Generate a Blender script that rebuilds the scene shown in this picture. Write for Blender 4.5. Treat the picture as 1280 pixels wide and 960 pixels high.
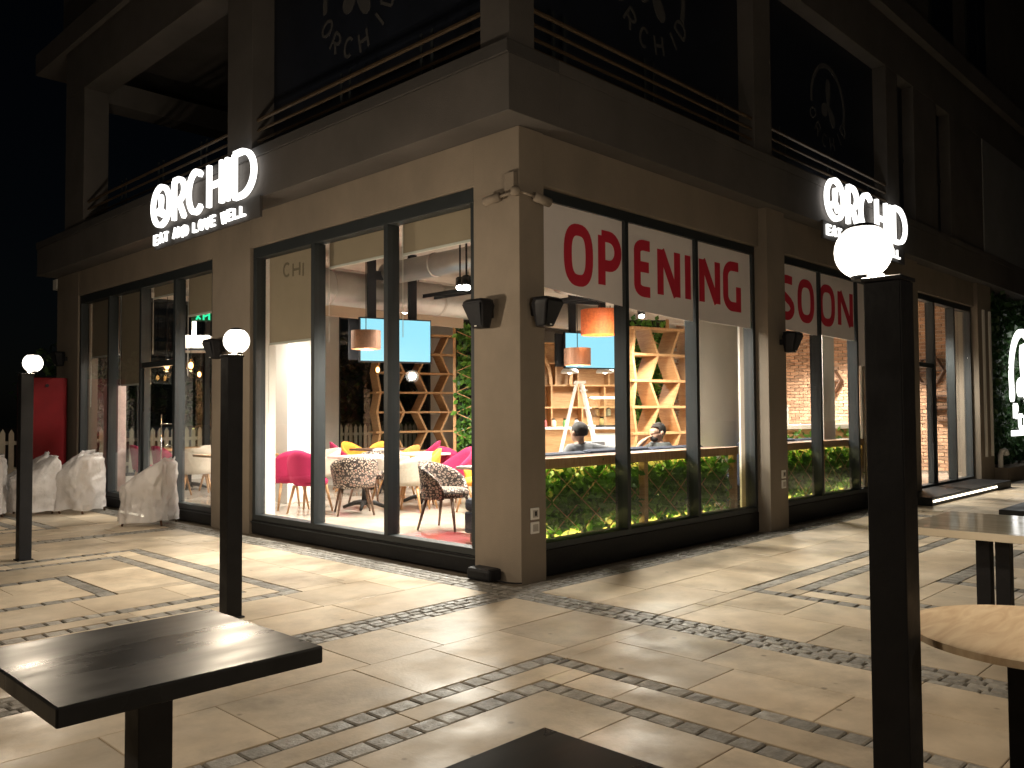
import bpy, math, random
from mathutils import Vector, Matrix, noise
random.seed(7)
PI = math.pi
for o in list(bpy.data.objects):
    bpy.data.objects.remove(o)
scene = bpy.context.scene
COL = scene.collection

# ------------------------------------------------------------------ camera
FPX = 1059.85
RX, RY, RZ = (0.69574709, -0.71826075, -0.00612259), (0.02032367, 0.02820567, -0.99939551), (0.71799926, 0.69520208, 0.03422171)
CAMP = Vector((-5.44953, -5.17393, 1.5))
cam = bpy.data.cameras.new('camera')
camo = bpy.data.objects.new('camera', cam)
COL.objects.link(camo)
r, d, f = Vector(RX), Vector(RY), Vector(RZ)
camo.matrix_world = Matrix(((r.x, -d.x, -f.x, CAMP.x), (r.y, -d.y, -f.y, CAMP.y), (r.z, -d.z, -f.z, CAMP.z), (0, 0, 0, 1)))
cam.sensor_width = 36.0
cam.lens = FPX / 1280 * 36
cam.clip_start = 0.05
cam.clip_end = 600
scene.camera = camo

# ------------------------------------------------------------------ night sky, faint added facade fill, exposure
world = bpy.data.worlds.new('World')
scene.world = world
world.use_nodes = True
wn = world.node_tree.nodes
bgn = wn['Background']
sky = wn.new('ShaderNodeTexSky')
sky.sky_type = 'NISHITA'
sky.sun_disc = False
sky.sun_elevation = math.radians(38)
sky.sun_rotation = math.radians(214)
world.node_tree.links.new(sky.outputs[0], bgn.inputs[0])
bgn.inputs[1].default_value = 0.0003
sun = bpy.data.lights.new('facade_fill', 'SUN')  # weak warm directional fill added to lift the facade
sun.energy = 0.035
sun.angle = math.radians(12)
sun.color = (1.0, 0.86, 0.7)
suno = bpy.data.objects.new('facade_fill', sun)
COL.objects.link(suno)
suno.rotation_euler = Vector((0.62, 0.42, -0.62)).to_track_quat('-Z', 'Y').to_euler()
suno.location = (-20, -14, 20)
scene.view_settings.view_transform = 'Standard'
scene.view_settings.look = 'None'
scene.view_settings.exposure = 0.0
scene.view_settings.gamma = 1.0
scene.cycles.use_denoising = True
scene.cycles.max_bounces = 7
scene.cycles.diffuse_bounces = 3
scene.cycles.glossy_bounces = 3
scene.cycles.transmission_bounces = 4
scene.cycles.transparent_max_bounces = 14
scene.cycles.caustics_reflective = False
scene.cycles.caustics_refractive = False
scene.cycles.sample_clamp_indirect = 4.0

# ------------------------------------------------------------------ materials
MATS = {}
def nodes_of(name):
    m = bpy.data.materials.new(name)
    m.use_nodes = True
    nt = m.node_tree
    return m, nt, nt.nodes, nt.links, nt.nodes['Principled BSDF']

def mat(name, col, rough=0.6, metal=0.0, var=0.18, scale=6.0, bump=0.15, bscale=60.0, island=0.0, objrand=0.0, rvar=0.0, spec=0.5, stretch=None, col2=None, world=False, spots=False):
    """procedural surface: colour mottled by noise, slight relief, optional variation for each piece"""
    if name in MATS:
        return MATS[name]
    m, nt, N, L, P = nodes_of(name)
    tc = N.new('ShaderNodeTexCoord')
    src = tc.outputs['Object']
    if world: src = N.new('ShaderNodeNewGeometry').outputs['Position']
    if stretch:
        mp = N.new('ShaderNodeMapping')
        mp.inputs['Scale'].default_value = stretch
        L.new(src, mp.inputs[0]); src = mp.outputs[0]
    n1 = N.new('ShaderNodeTexNoise'); n1.inputs['Scale'].default_value = scale; n1.inputs['Detail'].default_value = 6; n1.inputs['Roughness'].default_value = 0.62
    L.new(src, n1.inputs['Vector'])
    ramp = N.new('ShaderNodeMapRange')
    ramp.inputs[1].default_value = 0.3; ramp.inputs[2].default_value = 0.7
    ramp.inputs[3].default_value = 1 - var; ramp.inputs[4].default_value = 1 + var
    L.new(n1.outputs['Fac'], ramp.inputs[0])
    fac = ramp.outputs[0]
    def addvar(sock, amt, prev):
        mr = N.new('ShaderNodeMapRange'); mr.inputs[3].default_value = 1 - amt; mr.inputs[4].default_value = 1 + amt
        L.new(sock, mr.inputs[0])
        mu = N.new('ShaderNodeMath'); mu.operation = 'MULTIPLY'
        L.new(prev, mu.inputs[0]); L.new(mr.outputs[0], mu.inputs[1])
        return mu.outputs[0]
    if island:
        g = N.new('ShaderNodeNewGeometry'); fac = addvar(g.outputs['Random Per Island'], island, fac)
    if objrand:
        oi = N.new('ShaderNodeObjectInfo'); fac = addvar(oi.outputs['Random'], objrand, fac)
    base = None
    if col2:
        mx = N.new('ShaderNodeMix'); mx.data_type = 'RGBA'
        mx.inputs[6].default_value = (*col, 1); mx.inputs[7].default_value = (*col2, 1)
        n3 = N.new('ShaderNodeTexNoise'); n3.inputs['Scale'].default_value = scale * 0.37; n3.inputs['Detail'].default_value = 4
        L.new(src, n3.inputs['Vector'])
        cr = N.new('ShaderNodeMapRange'); cr.inputs[1].default_value = 0.4; cr.inputs[2].default_value = 0.62
        L.new(n3.outputs['Fac'], cr.inputs[0]); L.new(cr.outputs[0], mx.inputs[0])
        base = mx.outputs[2]
    if spots:      # gum marks and darker spills with outlines of their own
        vo = N.new('ShaderNodeTexVoronoi'); vo.inputs['Scale'].default_value = 3.3; L.new(src, vo.inputs['Vector'])
        mr = N.new('ShaderNodeMapRange'); mr.inputs[1].default_value = 0.035; mr.inputs[2].default_value = 0.07; mr.inputs[3].default_value = 0.5; mr.inputs[4].default_value = 1.0
        L.new(vo.outputs['Distance'], mr.inputs[0])
        n5 = N.new('ShaderNodeTexNoise'); n5.inputs['Scale'].default_value = 0.9; n5.inputs['Detail'].default_value = 9; n5.inputs['Roughness'].default_value = 0.7
        L.new(src, n5.inputs['Vector'])
        m5 = N.new('ShaderNodeMapRange'); m5.inputs[1].default_value = 0.36; m5.inputs[2].default_value = 0.5; m5.inputs[3].default_value = 0.68; m5.inputs[4].default_value = 1.0
        L.new(n5.outputs['Fac'], m5.inputs[0])
        for sk in (mr.outputs[0], m5.outputs[0]):
            mm = N.new('ShaderNodeMath'); mm.operation = 'MULTIPLY'; L.new(fac, mm.inputs[0]); L.new(sk, mm.inputs[1]); fac = mm.outputs[0]
    sc = N.new('ShaderNodeVectorMath'); sc.operation = 'SCALE'
    if base: L.new(base, sc.inputs[0])
    else: sc.inputs[0].default_value = col
    L.new(fac, sc.inputs['Scale'])
    L.new(sc.outputs[0], P.inputs['Base Color'])
    P.inputs['Roughness'].default_value = rough
    if rvar:
        rr = N.new('ShaderNodeMapRange'); rr.inputs[1].default_value = 0.35; rr.inputs[2].default_value = 0.65
        rr.inputs[3].default_value = max(0.02, rough - rvar); rr.inputs[4].default_value = rough + rvar
        n4 = N.new('ShaderNodeTexNoise'); n4.inputs['Scale'].default_value = scale * 0.6; n4.inputs['Detail'].default_value = 5
        L.new(src, n4.inputs['Vector']); L.new(n4.outputs['Fac'], rr.inputs[0]); L.new(rr.outputs[0], P.inputs['Roughness'])
    P.inputs['Metallic'].default_value = metal
    P.inputs['Specular IOR Level'].default_value = spec
    if bump:
        n2 = N.new('ShaderNodeTexNoise'); n2.inputs['Scale'].default_value = bscale; n2.inputs['Detail'].default_value = 5
        L.new(src, n2.inputs['Vector'])
        b = N.new('ShaderNodeBump'); b.inputs['Strength'].default_value = bump; b.inputs['Distance'].default_value = 0.01
        L.new(n2.outputs['Fac'], b.inputs['Height']); L.new(b.outputs[0], P.inputs['Normal'])
    MATS[name] = m
    return m

def glow(name, col, strength):
    if name in MATS: return MATS[name]
    m, nt, N, L, P = nodes_of(name)
    P.inputs['Base Color'].default_value = (.01, .01, .01, 1)
    P.inputs['Emission Color'].default_value = (*col, 1)
    P.inputs['Emission Strength'].default_value = strength
    MATS[name] = m
    return m

def glass(name, tint=(0.93, 0.95, 0.94), refl=1.0):
    if name in MATS: return MATS[name]
    m = bpy.data.materials.new(name); m.use_nodes = True
    nt = m.node_tree; N = nt.nodes; L = nt.links
    N.remove(N['Principled BSDF'])
    t = N.new('ShaderNodeBsdfTransparent'); t.inputs[0].default_value = (*tint, 1)
    g = N.new('ShaderNodeBsdfGlossy'); g.inputs['Roughness'].default_value = 0.0; g.inputs[0].default_value = (1, 1, 1, 1)
    lw = N.new('ShaderNodeLayerWeight'); lw.inputs[0].default_value = 0.5
    pw = N.new('ShaderNodeMath'); pw.operation = 'POWER'; pw.inputs[1].default_value = 4.5
    L.new(lw.outputs['Facing'], pw.inputs[0])
    mu = N.new('ShaderNodeMapRange'); mu.inputs[3].default_value = 0.035 * refl; mu.inputs[4].default_value = 0.9
    L.new(pw.outputs[0], mu.inputs[0])
    mx = N.new('ShaderNodeMixShader')
    L.new(mu.outputs[0], mx.inputs[0]); L.new(t.outputs[0], mx.inputs[1]); L.new(g.outputs[0], mx.inputs[2])
    L.new(mx.outputs[0], N['Material Output'].inputs[0])
    MATS[name] = m
    return m

def leafmat(name, c1, c2, trans=0.35):
    if name in MATS: return MATS[name]
    m, nt, N, L, P = nodes_of(name)
    g = N.new('ShaderNodeNewGeometry')
    mx = N.new('ShaderNodeMix'); mx.data_type = 'RGBA'
    mx.inputs[6].default_value = (*c1, 1); mx.inputs[7].default_value = (*c2, 1)
    L.new(g.outputs['Random Per Island'], mx.inputs[0])
    L.new(mx.outputs[2], P.inputs['Base Color'])
    P.inputs['Roughness'].default_value = 0.4
    tr = N.new('ShaderNodeBsdfTranslucent'); L.new(mx.outputs[2], tr.inputs[0])
    ms = N.new('ShaderNodeMixShader'); ms.inputs[0].default_value = trans
    L.new(P.outputs[0], ms.inputs[1]); L.new(tr.outputs[0], ms.inputs[2])
    L.new(ms.outputs[0], N['Material Output'].inputs[0])
    MATS[name] = m
    return m

def wood(name, c1, c2, rough=0.45, scale=(1, 1, 9)):
    if name in MATS: return MATS[name]
    m, nt, N, L, P = nodes_of(name)
    tc = N.new('ShaderNodeTexCoord'); mp = N.new('ShaderNodeMapping'); mp.inputs['Scale'].default_value = scale
    L.new(tc.outputs['Object'], mp.inputs[0])
    n = N.new('ShaderNodeTexNoise'); n.inputs['Scale'].default_value = 3.5; n.inputs['Detail'].default_value = 8; n.inputs['Distortion'].default_value = 1.2
    L.new(mp.outputs[0], n.inputs['Vector'])
    cr = N.new('ShaderNodeValToRGB'); cr.color_ramp.elements[0].position = 0.32; cr.color_ramp.elements[1].position = 0.68
    cr.color_ramp.elements[0].color = (*c1, 1); cr.color_ramp.elements[1].color = (*c2, 1)
    L.new(n.outputs['Fac'], cr.inputs[0]); L.new(cr.outputs[0], P.inputs['Base Color'])
    P.inputs['Roughness'].default_value = rough
    b = N.new('ShaderNodeBump'); b.inputs['Strength'].default_value = 0.12; b.inputs['Distance'].default_value = 0.01
    L.new(n.outputs['Fac'], b.inputs['Height']); L.new(b.outputs[0], P.inputs['Normal'])
    MATS[name] = m
    return m

def pattern_fabric():
    m, nt, N, L, P = nodes_of('patterned_fabric')
    tc = N.new('ShaderNodeTexCoord')
    v = N.new('ShaderNodeTexVoronoi'); v.inputs['Scale'].default_value = 26; v.feature = 'DISTANCE_TO_EDGE'
    L.new(tc.outputs['Object'], v.inputs['Vector'])
    v2 = N.new('ShaderNodeTexVoronoi'); v2.inputs['Scale'].default_value = 26
    L.new(tc.outputs['Object'], v2.inputs['Vector'])
    cr = N.new('ShaderNodeValToRGB'); cr.color_ramp.interpolation = 'CONSTANT'
    e = cr.color_ramp.elements
    e[0].color = (0.03, 0.02, 0.02, 1); e[1].position = 0.16; e[1].color = (0.62, 0.5, 0.4, 1)
    x = e.new(0.3); x.color = (0.22, 0.06, 0.05, 1)
    L.new(v.outputs['Distance'], cr.inputs[0]); L.new(cr.outputs[0], P.inputs['Base Color'])
    P.inputs['Roughness'].default_value = 0.85
    return m

def brickmat():
    return mat('brick_clay', (0.50, 0.30, 0.19), 0.85, var=0.2, scale=9, bump=0.4, bscale=50, island=0.3)

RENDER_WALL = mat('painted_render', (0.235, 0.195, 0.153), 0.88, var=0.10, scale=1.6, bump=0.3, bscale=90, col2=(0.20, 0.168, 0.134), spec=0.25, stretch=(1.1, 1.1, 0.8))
FASCIA = mat('dimmed_upper_render', (0.10, 0.09, 0.084), 0.9, var=0.14, scale=1.3, bump=0.3, bscale=80, col2=(0.085, 0.078, 0.072), spec=0.2)  # weak light on the upper facade put into a darker render colour
DARKRENDER = mat('dark_render', (0.05, 0.046, 0.044), 0.85, var=0.15, scale=2, bump=0.2)
BLACKM = mat('black_metal', (0.010, 0.010, 0.012), 0.55, var=0.25, scale=8, bump=0.08, rvar=0.1, spec=0.25)
ALU = mat('dark_aluminium', (0.021, 0.026, 0.029), 0.5, 0.1, var=0.12, scale=5, bump=0.03)
MATTE = mat('matte_black', (0.012, 0.013, 0.016), 0.7, var=0.2, scale=8, bump=0.05, spec=0.2)
PLINTH = mat('black_granite', (0.010, 0.010, 0.011), 0.5, spec=0.2, var=0.3, scale=30, bump=0.05)
SLAB = mat('limestone_slab', (0.465, 0.372, 0.265), 0.46, var=0.17, scale=3.2, bump=0.12, bscale=45, objrand=0.20, island=0.14, rvar=0.15, col2=(0.54, 0.445, 0.33), spots=True, world=True, spec=0.26)
COBBLE = mat('grey_sett', (0.235, 0.215, 0.185), 0.55, var=0.3, scale=22, bump=0.5, bscale=70, objrand=0.25, island=0.28, rvar=0.15, world=True)
JOINT = mat('joint_sand', (0.16, 0.13, 0.095), 0.9, var=0.25, scale=8, bump=0.3)
WHITEP = mat('white_plaster', (0.78, 0.75, 0.70), 0.7, var=0.05, scale=2, bump=0.06)
CEIL = mat('concrete_ceiling', (0.50, 0.46, 0.42), 0.85, var=0.15, scale=2.5, bump=0.2)
TILE = mat('polished_floor', (0.52, 0.46, 0.40), 0.16, var=0.14, scale=2.2, bump=0.02, rvar=0.06, col2=(0.45, 0.39, 0.33))
WOODL = wood('light_oak', (0.36, 0.19, 0.08), (0.52, 0.30, 0.14))
WOODH = wood('light_oak_long', (0.36, 0.19, 0.08), (0.52, 0.30, 0.14), scale=(9, 1, 1))
WOODD = wood('dark_walnut', (0.07, 0.035, 0.02), (0.14, 0.07, 0.04))
PLY = wood('grained_plywood', (0.62, 0.44, 0.27), (0.80, 0.64, 0.44), rough=0.5, scale=(1.0, 5.0, 1.0))
MAGENTA = mat('magenta_fabric', (0.37, 0.012, 0.075), 0.85, var=0.1, scale=30, bump=0.2, bscale=300)
YELLOW = mat('yellow_fabric', (0.78, 0.30, 0.03), 0.85, var=0.1, scale=30, bump=0.2, bscale=300)
ORANGE = mat('orange_fabric', (0.62, 0.24, 0.05), 0.85, var=0.1, scale=30, bump=0.2, bscale=300)
BEIGE = mat('beige_fabric', (0.52, 0.46, 0.38), 0.88, var=0.1, scale=30, bump=0.2, bscale=300)
PATT = pattern_fabric()
NAVY = mat('navy_fabric', (0.02, 0.03, 0.06), 0.8, var=0.2, scale=12, bump=0.2, bscale=250)
STEEL = mat('galvanised_duct', (0.36, 0.345, 0.33), 0.38, 0.6, var=0.12, scale=3, bump=0.04)
WHITEM = mat('white_paint', (0.75, 0.73, 0.69), 0.45, var=0.06, scale=5, bump=0.03)
FENCEW = mat('fence_white', (0.72, 0.66, 0.54), 0.6, var=0.1, scale=8, bump=0.1)
REDM = mat('red_enamel', (0.17, 0.005, 0.008), 0.5, spec=0.2, var=0.15, scale=3, bump=0.03)
BANNERW = mat('banner_white', (0.80, 0.74, 0.72), 0.6, var=0.04, scale=2, bump=0.03)
BANNERR = mat('banner_red', (0.52, 0.02, 0.045), 0.6, var=0.05, scale=3, bump=0.02)
BLIND = mat('blind_cloth', (0.42, 0.325, 0.24), 0.8, var=0.05, scale=3, bump=0.12, bscale=260)
BLINDTXT = mat('blind_print', (0.22, 0.17, 0.12), 0.8, var=0.05)
PANELB = mat('navy_panel', (0.012, 0.015, 0.024), 0.45, var=0.2, scale=2, bump=0.02)
LOGOG = mat('logo_grey', (0.062, 0.06, 0.06), 0.7, var=0.05)
RAILM = mat('bronze_rail', (0.10, 0.068, 0.04), 0.45, 0.4, var=0.15, scale=4)
MARBLE = mat('cream_marble', (0.78, 0.69, 0.54), 0.10, var=0.10, scale=4, bump=0.0, rvar=0.05, col2=(0.68, 0.59, 0.45), stretch=(5, 0.6, 1))
BLACKTOP = mat('black_table_top', (0.018, 0.018, 0.018), 0.32, var=0.35, scale=3, bump=0.0, rvar=0.08, stretch=(1.0, 4, 1), spec=0.1)
SKIN = mat('skin', (0.45, 0.27, 0.19), 0.55, var=0.06, scale=12, bump=0.03)
HAIR = mat('dark_hair', (0.015, 0.011, 0.009), 0.7, var=0.3, scale=60, bump=0.4, bscale=200)
GREYSH = mat('grey_shirt', (0.16, 0.165, 0.18), 0.85, var=0.12, scale=14, bump=0.25, bscale=120)
DARKSH = mat('charcoal_sweater', (0.055, 0.06, 0.06), 0.9, var=0.15, scale=14, bump=0.3, bscale=160)
JEANS = mat('dark_jeans', (0.03, 0.035, 0.06), 0.9, var=0.15)
GREENL = leafmat('green_leaf', (0.025, 0.10, 0.014), (0.15, 0.34, 0.04))
GREEND = leafmat('deep_green_leaf', (0.012, 0.04, 0.012), (0.05, 0.11, 0.035), 0.25)
GLASS = glass('window_glass')
SIGN = glow('sign_white', (1.0, 0.98, 0.93), 2.6)
def lampglass():
    m = bpy.data.materials.new('lamp_globe_glass'); m.use_nodes = True
    N = m.node_tree.nodes; L = m.node_tree.links; N.remove(N['Principled BSDF'])
    t = N.new('ShaderNodeBsdfTransparent'); t.inputs[0].default_value = (.94, .93, .9, 1)
    e = N.new('ShaderNodeEmission'); e.inputs[0].default_value = (1, .93, .82, 1); e.inputs[1].default_value = 2.6
    a = N.new('ShaderNodeAddShader'); L.new(t.outputs[0], a.inputs[0]); L.new(e.outputs[0], a.inputs[1]); L.new(a.outputs[0], N['Material Output'].inputs[0])
    return m
LAMPW = lampglass()
LEDY = glow('warm_led', (1.0, 0.86, 0.30), 32.0)
LEDW = glow('white_led', (1.0, 0.9, 0.72), 14.0)
BULB = glow('warm_bulb', (1.0, 0.62, 0.28), 14.0)
SPOTW = glow('spot_white', (1.0, 0.93, 0.85), 30.0)
SCREEN = glow('cyan_screen', (0.32, 0.77, 0.95), 1.3)
EXITG = glow('exit_green', (0.03, 0.95, 0.42), 1.6)
PLASTIC_W = None

# ------------------------------------------------------------------ mesh helpers
class MB:
    def __init__(s): s.v = []; s.f = []
    def add(s, vs, fs):
        o = len(s.v); s.v += [tuple(p) for p in vs]; s.f += [tuple(i + o for i in q) for q in fs]; return s
    def box(s, x0, y0, z0, x1, y1, z1):
        return s.add([(x0, y0, z0), (x1, y0, z0), (x1, y1, z0), (x0, y1, z0), (x0, y0, z1), (x1, y0, z1), (x1, y1, z1), (x0, y1, z1)],
                     [(0, 3, 2, 1), (4, 5, 6, 7), (0, 1, 5, 4), (1, 2, 6, 5), (2, 3, 7, 6), (3, 0, 4, 7)])
    def bar(s, a, b, w, h, up=(0, 0, 1)):
        a = Vector(a); b = Vector(b); d = (b - a).normalized(); u = Vector(up)
        if abs(d.dot(u)) > 0.98: u = Vector((1, 0, 0))
        sx = d.cross(u).normalized() * (w / 2); uz = sx.cross(d).normalized() * (h / 2)
        return s.add([a - sx - uz, a + sx - uz, a + sx + uz, a - sx + uz, b - sx - uz, b + sx - uz, b + sx + uz, b - sx + uz],
                     [(0, 1, 2, 3), (7, 6, 5, 4), (0, 4, 5, 1), (1, 5, 6, 2), (2, 6, 7, 3), (3, 7, 4, 0)])
    def prism(s, pts, off):
        n = len(pts); off = Vector(off); p = [Vector(q) for q in pts]
        return s.add(p + [q + off for q in p], [tuple(range(n))[::-1], tuple(range(n, 2 * n))] + [(i, (i + 1) % n, n + (i + 1) % n, n + i) for i in range(n)])
    def tube(s, pts, rad, n=8, closed=False):
        pts = [Vector(p) for p in pts]; m = len(pts)
        rad = rad if isinstance(rad, (list, tuple)) else [rad] * m
        vs = []; ref = None
        for i, p in enumerate(pts):
            a = pts[(i - 1) % m] if (closed or i > 0) else p
            b = pts[(i + 1) % m] if (closed or i < m - 1) else p
            t = (b - a).normalized()
            if ref is None:
                ref = Vector((0, 0, 1)) if abs(t.z) < 0.9 else Vector((1, 0, 0))
            u = (ref - t * ref.dot(t)).normalized(); ref = u; w = t.cross(u)
            for k in range(n):
                an = 2 * PI * k / n
                vs.append(p + (u * math.cos(an) + w * math.sin(an)) * rad[i])
        fs = []
        for i in range(m if closed else m - 1):
            j = (i + 1) % m
            for k in range(n):
                l = (k + 1) % n
                fs.append((i * n + k, i * n + l, j * n + l, j * n + k))
        if not closed:
            fs.append(tuple(range(n))[::-1]); fs.append(tuple((m - 1) * n + k for k in range(n)))
        return s.add(vs, fs)
    def lathe(s, prof, n=20, c=(0, 0, 0)):
        vs = []; fs = []; m = len(prof)
        for (rr, z) in prof:
            for k in range(n):
                a = 2 * PI * k / n
                vs.append((c[0] + rr * math.cos(a), c[1] + rr * math.sin(a), c[2] + z))
        for i in range(m - 1):
            for k in range(n):
                l = (k + 1) % n
                fs.append((i * n + k, i * n + l, (i + 1) * n + l, (i + 1) * n + k))
        if prof[0][0] > 1e-4: fs.append(tuple(range(n))[::-1])
        if prof[-1][0] > 1e-4: fs.append(tuple((m - 1) * n + k for k in range(n)))
        return s.add(vs, fs)
    def sphere(s, c, rr, n=16, m=10, sz=1.0):
        return s.lathe([(max(1e-5, rr * math.sin(PI * i / m)), -rr * sz * math.cos(PI * i / m)) for i in range(m + 1)], n, c)
    def mesh(s, name):
        me = bpy.data.meshes.new(name); me.from_pydata(s.v, [], s.f); me.update(); return me
    def build(s, name, m, parent=None, smooth=False, bevel=0.0, loc=None):
        me = s.mesh(name); me.materials.append(m)
        if smooth: me.polygons.foreach_set('use_smooth', [True] * len(me.polygons))
        o = bpy.data.objects.new(name, me); COL.objects.link(o)
        if parent is not None: o.parent = parent
        if loc is not None: o.location = loc
        if bevel:
            b = o.modifiers.new('bevel', 'BEVEL'); b.width = bevel; b.segments = 2; b.limit_method = 'ANGLE'; b.angle_limit = 0.7
        return o

def tag(o, label=None, cat=None, group=None, kind=None):
    if label: o['label'] = label
    if cat: o['category'] = cat
    if group: o['group'] = group
    if kind: o['kind'] = kind
    return o
def thing(name, label, cat, loc=(0, 0, 0), rz=0.0, group=None):
    o = bpy.data.objects.new(name, None); COL.objects.link(o)
    o.empty_display_size = 0.1
    o.location = loc; o.rotation_euler = (0, 0, rz)
    return tag(o, label, cat, group)
def dup(o, parent=None):
    c = o.copy(); COL.objects.link(c)
    if parent is not None: c.parent = parent
    for ch in [q for q in o.children]:
        dup(ch, c)
    return c
def place(src, first, label, loc, rz):
    o = src if first else dup(src)
    o.location = loc; o.rotation_euler = (0, 0, rz); o['label'] = label
    return o
def B(x0, y0, z0, x1, y1, z1): return MB().box(x0, y0, z0, x1, y1, z1)
def pointlight(name, parent, loc, power, col, rad=0.06, spot=False):
    if spot: rad = 0.22
    l = bpy.data.lights.new(name, 'SPOT' if spot else 'POINT'); l.energy = power; l.color = col; l.shadow_soft_size = rad
    if spot: l.spot_size = math.radians(158); l.spot_blend = 0.6
    o = bpy.data.objects.new(name, l); COL.objects.link(o); o.parent = parent; o.location = loc
    return o

# ------------------------------------------------------------------ stroke lettering
def arc(cx, cy, rx, ry, a0, a1, n=12):
    return [(cx + rx * math.cos(math.radians(a0 + (a1 - a0) * i / n)), cy + ry * math.sin(math.radians(a0 + (a1 - a0) * i / n))) for i in range(n + 1)]
def sup(cx, cy, rx, ry, p, n=32):
    out = []
    for i in range(n):
        a = 2 * PI * i / n; c = math.cos(a); s_ = math.sin(a)
        out.append((cx + rx * math.copysign(abs(c) ** (2 / p), c), cy + ry * math.copysign(abs(s_) ** (2 / p), s_)))
    return out
def glyph(ch, w, p=2.0):
    """polylines (points, closed) in a cell w wide and 1 high"""
    h = w / 2
    if ch == 'O': return [(sup(h, .5, h, .5, p), True)]
    if ch == 'C': return [(arc(h, .5, h, .5, 48, 312, 22), False)]
    if ch == 'I': return [([(h, 0), (h, 1)], False)]
    if ch == 'H': return [([(0, 0), (0, 1)], False), ([(w, 0), (w, 1)], False), ([(0, .5), (w, .5)], False)]
    if ch == 'E':
        if p > 2.2: return [([(w, 1)] + arc(w * .5, .86, w * .5, .14, 90, 180, 6) + arc(w * .5, .14, w * .5, .14, 180, 270, 6) + [(w, 0)], False), ([(0, .53), (w * .9, .53)], False)]
        return [([(w, 1), (0, 1), (0, 0), (w, 0)], False), ([(0, .5), (w * .85, .5)], False)]
    if ch == 'A': return [([(0, 0), (h, 1), (w, 0)], False), ([(w * .2, .33), (w * .8, .33)], False)]
    if ch == 'T': return [([(0, 1), (w, 1)], False), ([(h, 0), (h, 1)], False)]
    if ch == 'N': return [([(0, 0), (0, 1), (w, 0), (w, 1)], False)] if p < 2.2 else [([(0, 0), (0, 1)], False), ([(w * .06, .98), (w * .94, .02)], False), ([(w, 0), (w, 1)], False)]
    if ch == 'D': return [([(0, 0), (0, 1)], False), ([(0, 1), (w * .35, 1)] + arc(w * .35, .5, w * .65, .5, 90, -90, 16)[1:] + [(0, 0)], False)]
    if ch == 'L': return [([(0, 1), (0, 0), (w, 0)], False)]
    if ch == 'V': return [([(0, 1), (h, 0), (w, 1)], False)]
    if ch == 'W': return [([(0, 1), (w * .25, 0), (h, .85), (w * .75, 0), (w, 1)], False)]
    if ch == 'P': return [([(0, 0), (0, 1)], False), ([(0, 1), (w * .45, 1)] + arc(w * .45, .7, w * .55, .3, 90, -90, 12)[1:] + [(0, .4)], False)]
    if ch == 'R': return [([(0, 0), (0, 1)], False), ([(0, 1), (w * .45, 1)] + arc(w * .45, .73, w * .5, .27, 90, -90, 12)[1:] + [(0, .46)], False), ([(w * .45, .46), (w, 0)], False)]
    if ch == 'G': return [([(w, 1), (w * .62, 1)] + arc(w * .5, .72, w * .5, .28, 90, 180, 8)[1:] + arc(w * .5, .28, w * .5, .28, 180, 270, 8) + [(w, 0), (w, .5)], False)]
    if ch == 'S': return [([(w, .98), (w * .6, 1)] + arc(w * .45, .78, w * .45, .22, 90, 200, 8)[1:] + [(w * .25, .58), (w * .8, .40)] + arc(w * .52, .22, w * .48, .22, 25, -90, 9) + [(w * .0, .02)], False)]
    return []
def ribbon(mb, pts, closed, wd, F, d0, d1):
    P = [Vector((p[0], p[1])) for p in pts]; n = len(P); L = []; R = []
    for i in range(n):
        a = P[i - 1] if (closed or i > 0) else None
        b = P[(i + 1) % n] if (closed or i < n - 1) else None
        t1 = (P[i] - a).normalized() if a is not None else None
        t2 = (b - P[i]).normalized() if b is not None else None
        if t1 is None: t1 = t2
        if t2 is None: t2 = t1
        n1 = Vector((-t1.y, t1.x)); n2 = Vector((-t2.y, t2.x))
        m = (n1 + n2)
        m = m.normalized() if m.length > 1e-6 else n1
        k = min(2.2, 1 / max(0.3, m.dot(n1)))
        L.append(P[i] + m * wd / 2 * k); R.append(P[i] - m * wd / 2 * k)
    vs = []
    for i in range(n):
        vs += [F(L[i].x, L[i].y, d0), F(R[i].x, R[i].y, d0), F(R[i].x, R[i].y, d1), F(L[i].x, L[i].y, d1)]
    fs = []
    for i in range(n if closed else n - 1):
        j = (i + 1) % n; a = 4 * i; b = 4 * j
        for k in range(4):
            l = (k + 1) % 4
            fs.append((a + k, a + l, b + l, b + k))
    if not closed:
        fs.append((3, 2, 1, 0)); e = 4 * (n - 1); fs.append((e, e + 1, e + 2, e + 3))
    mb.add(vs, fs)
def letter(name, ch, x, y, w, h, stroke, F, depth, m, parent, p=2.0):
    """one letter as one mesh; F(u,v,d) maps sheet coordinates to space, d = depth away from the wall"""
    mb = MB()
    for q, (pts, cl) in enumerate(glyph(ch, w / h, p)):
        if pts[0] == pts[-1] and cl: pts = pts[:-1]
        pp = [(x + a * h, y + b * h) for a, b in pts]
        ribbon(mb, pp, cl, stroke, F, 0.0, depth + q * 0.0012)
    return mb.build(name, m, parent)
def petal(mb, cx, cy, ang, ln, wd, F, d0, d1):
    pts = []
    for i in range(14):
        t = 2 * PI * i / 14
        u = ln / 2 - ln / 2 * math.cos(t); v = wd / 2 * math.sin(t) * (0.55 + 0.6 * (u / ln))
        a = math.radians(ang)
        pts.append((cx + u * math.cos(a) - v * math.sin(a), cy + u * math.sin(a) + v * math.cos(a)))
    n = len(pts)
    vs = [F(a, b, d0) for a, b in pts] + [F(a, b, d1) for a, b in pts]
    mb.add(vs, [tuple(range(n))[::-1], tuple(range(n, 2 * n))] + [(i, (i + 1) % n, n + (i + 1) % n, n + i) for i in range(n)])
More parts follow.
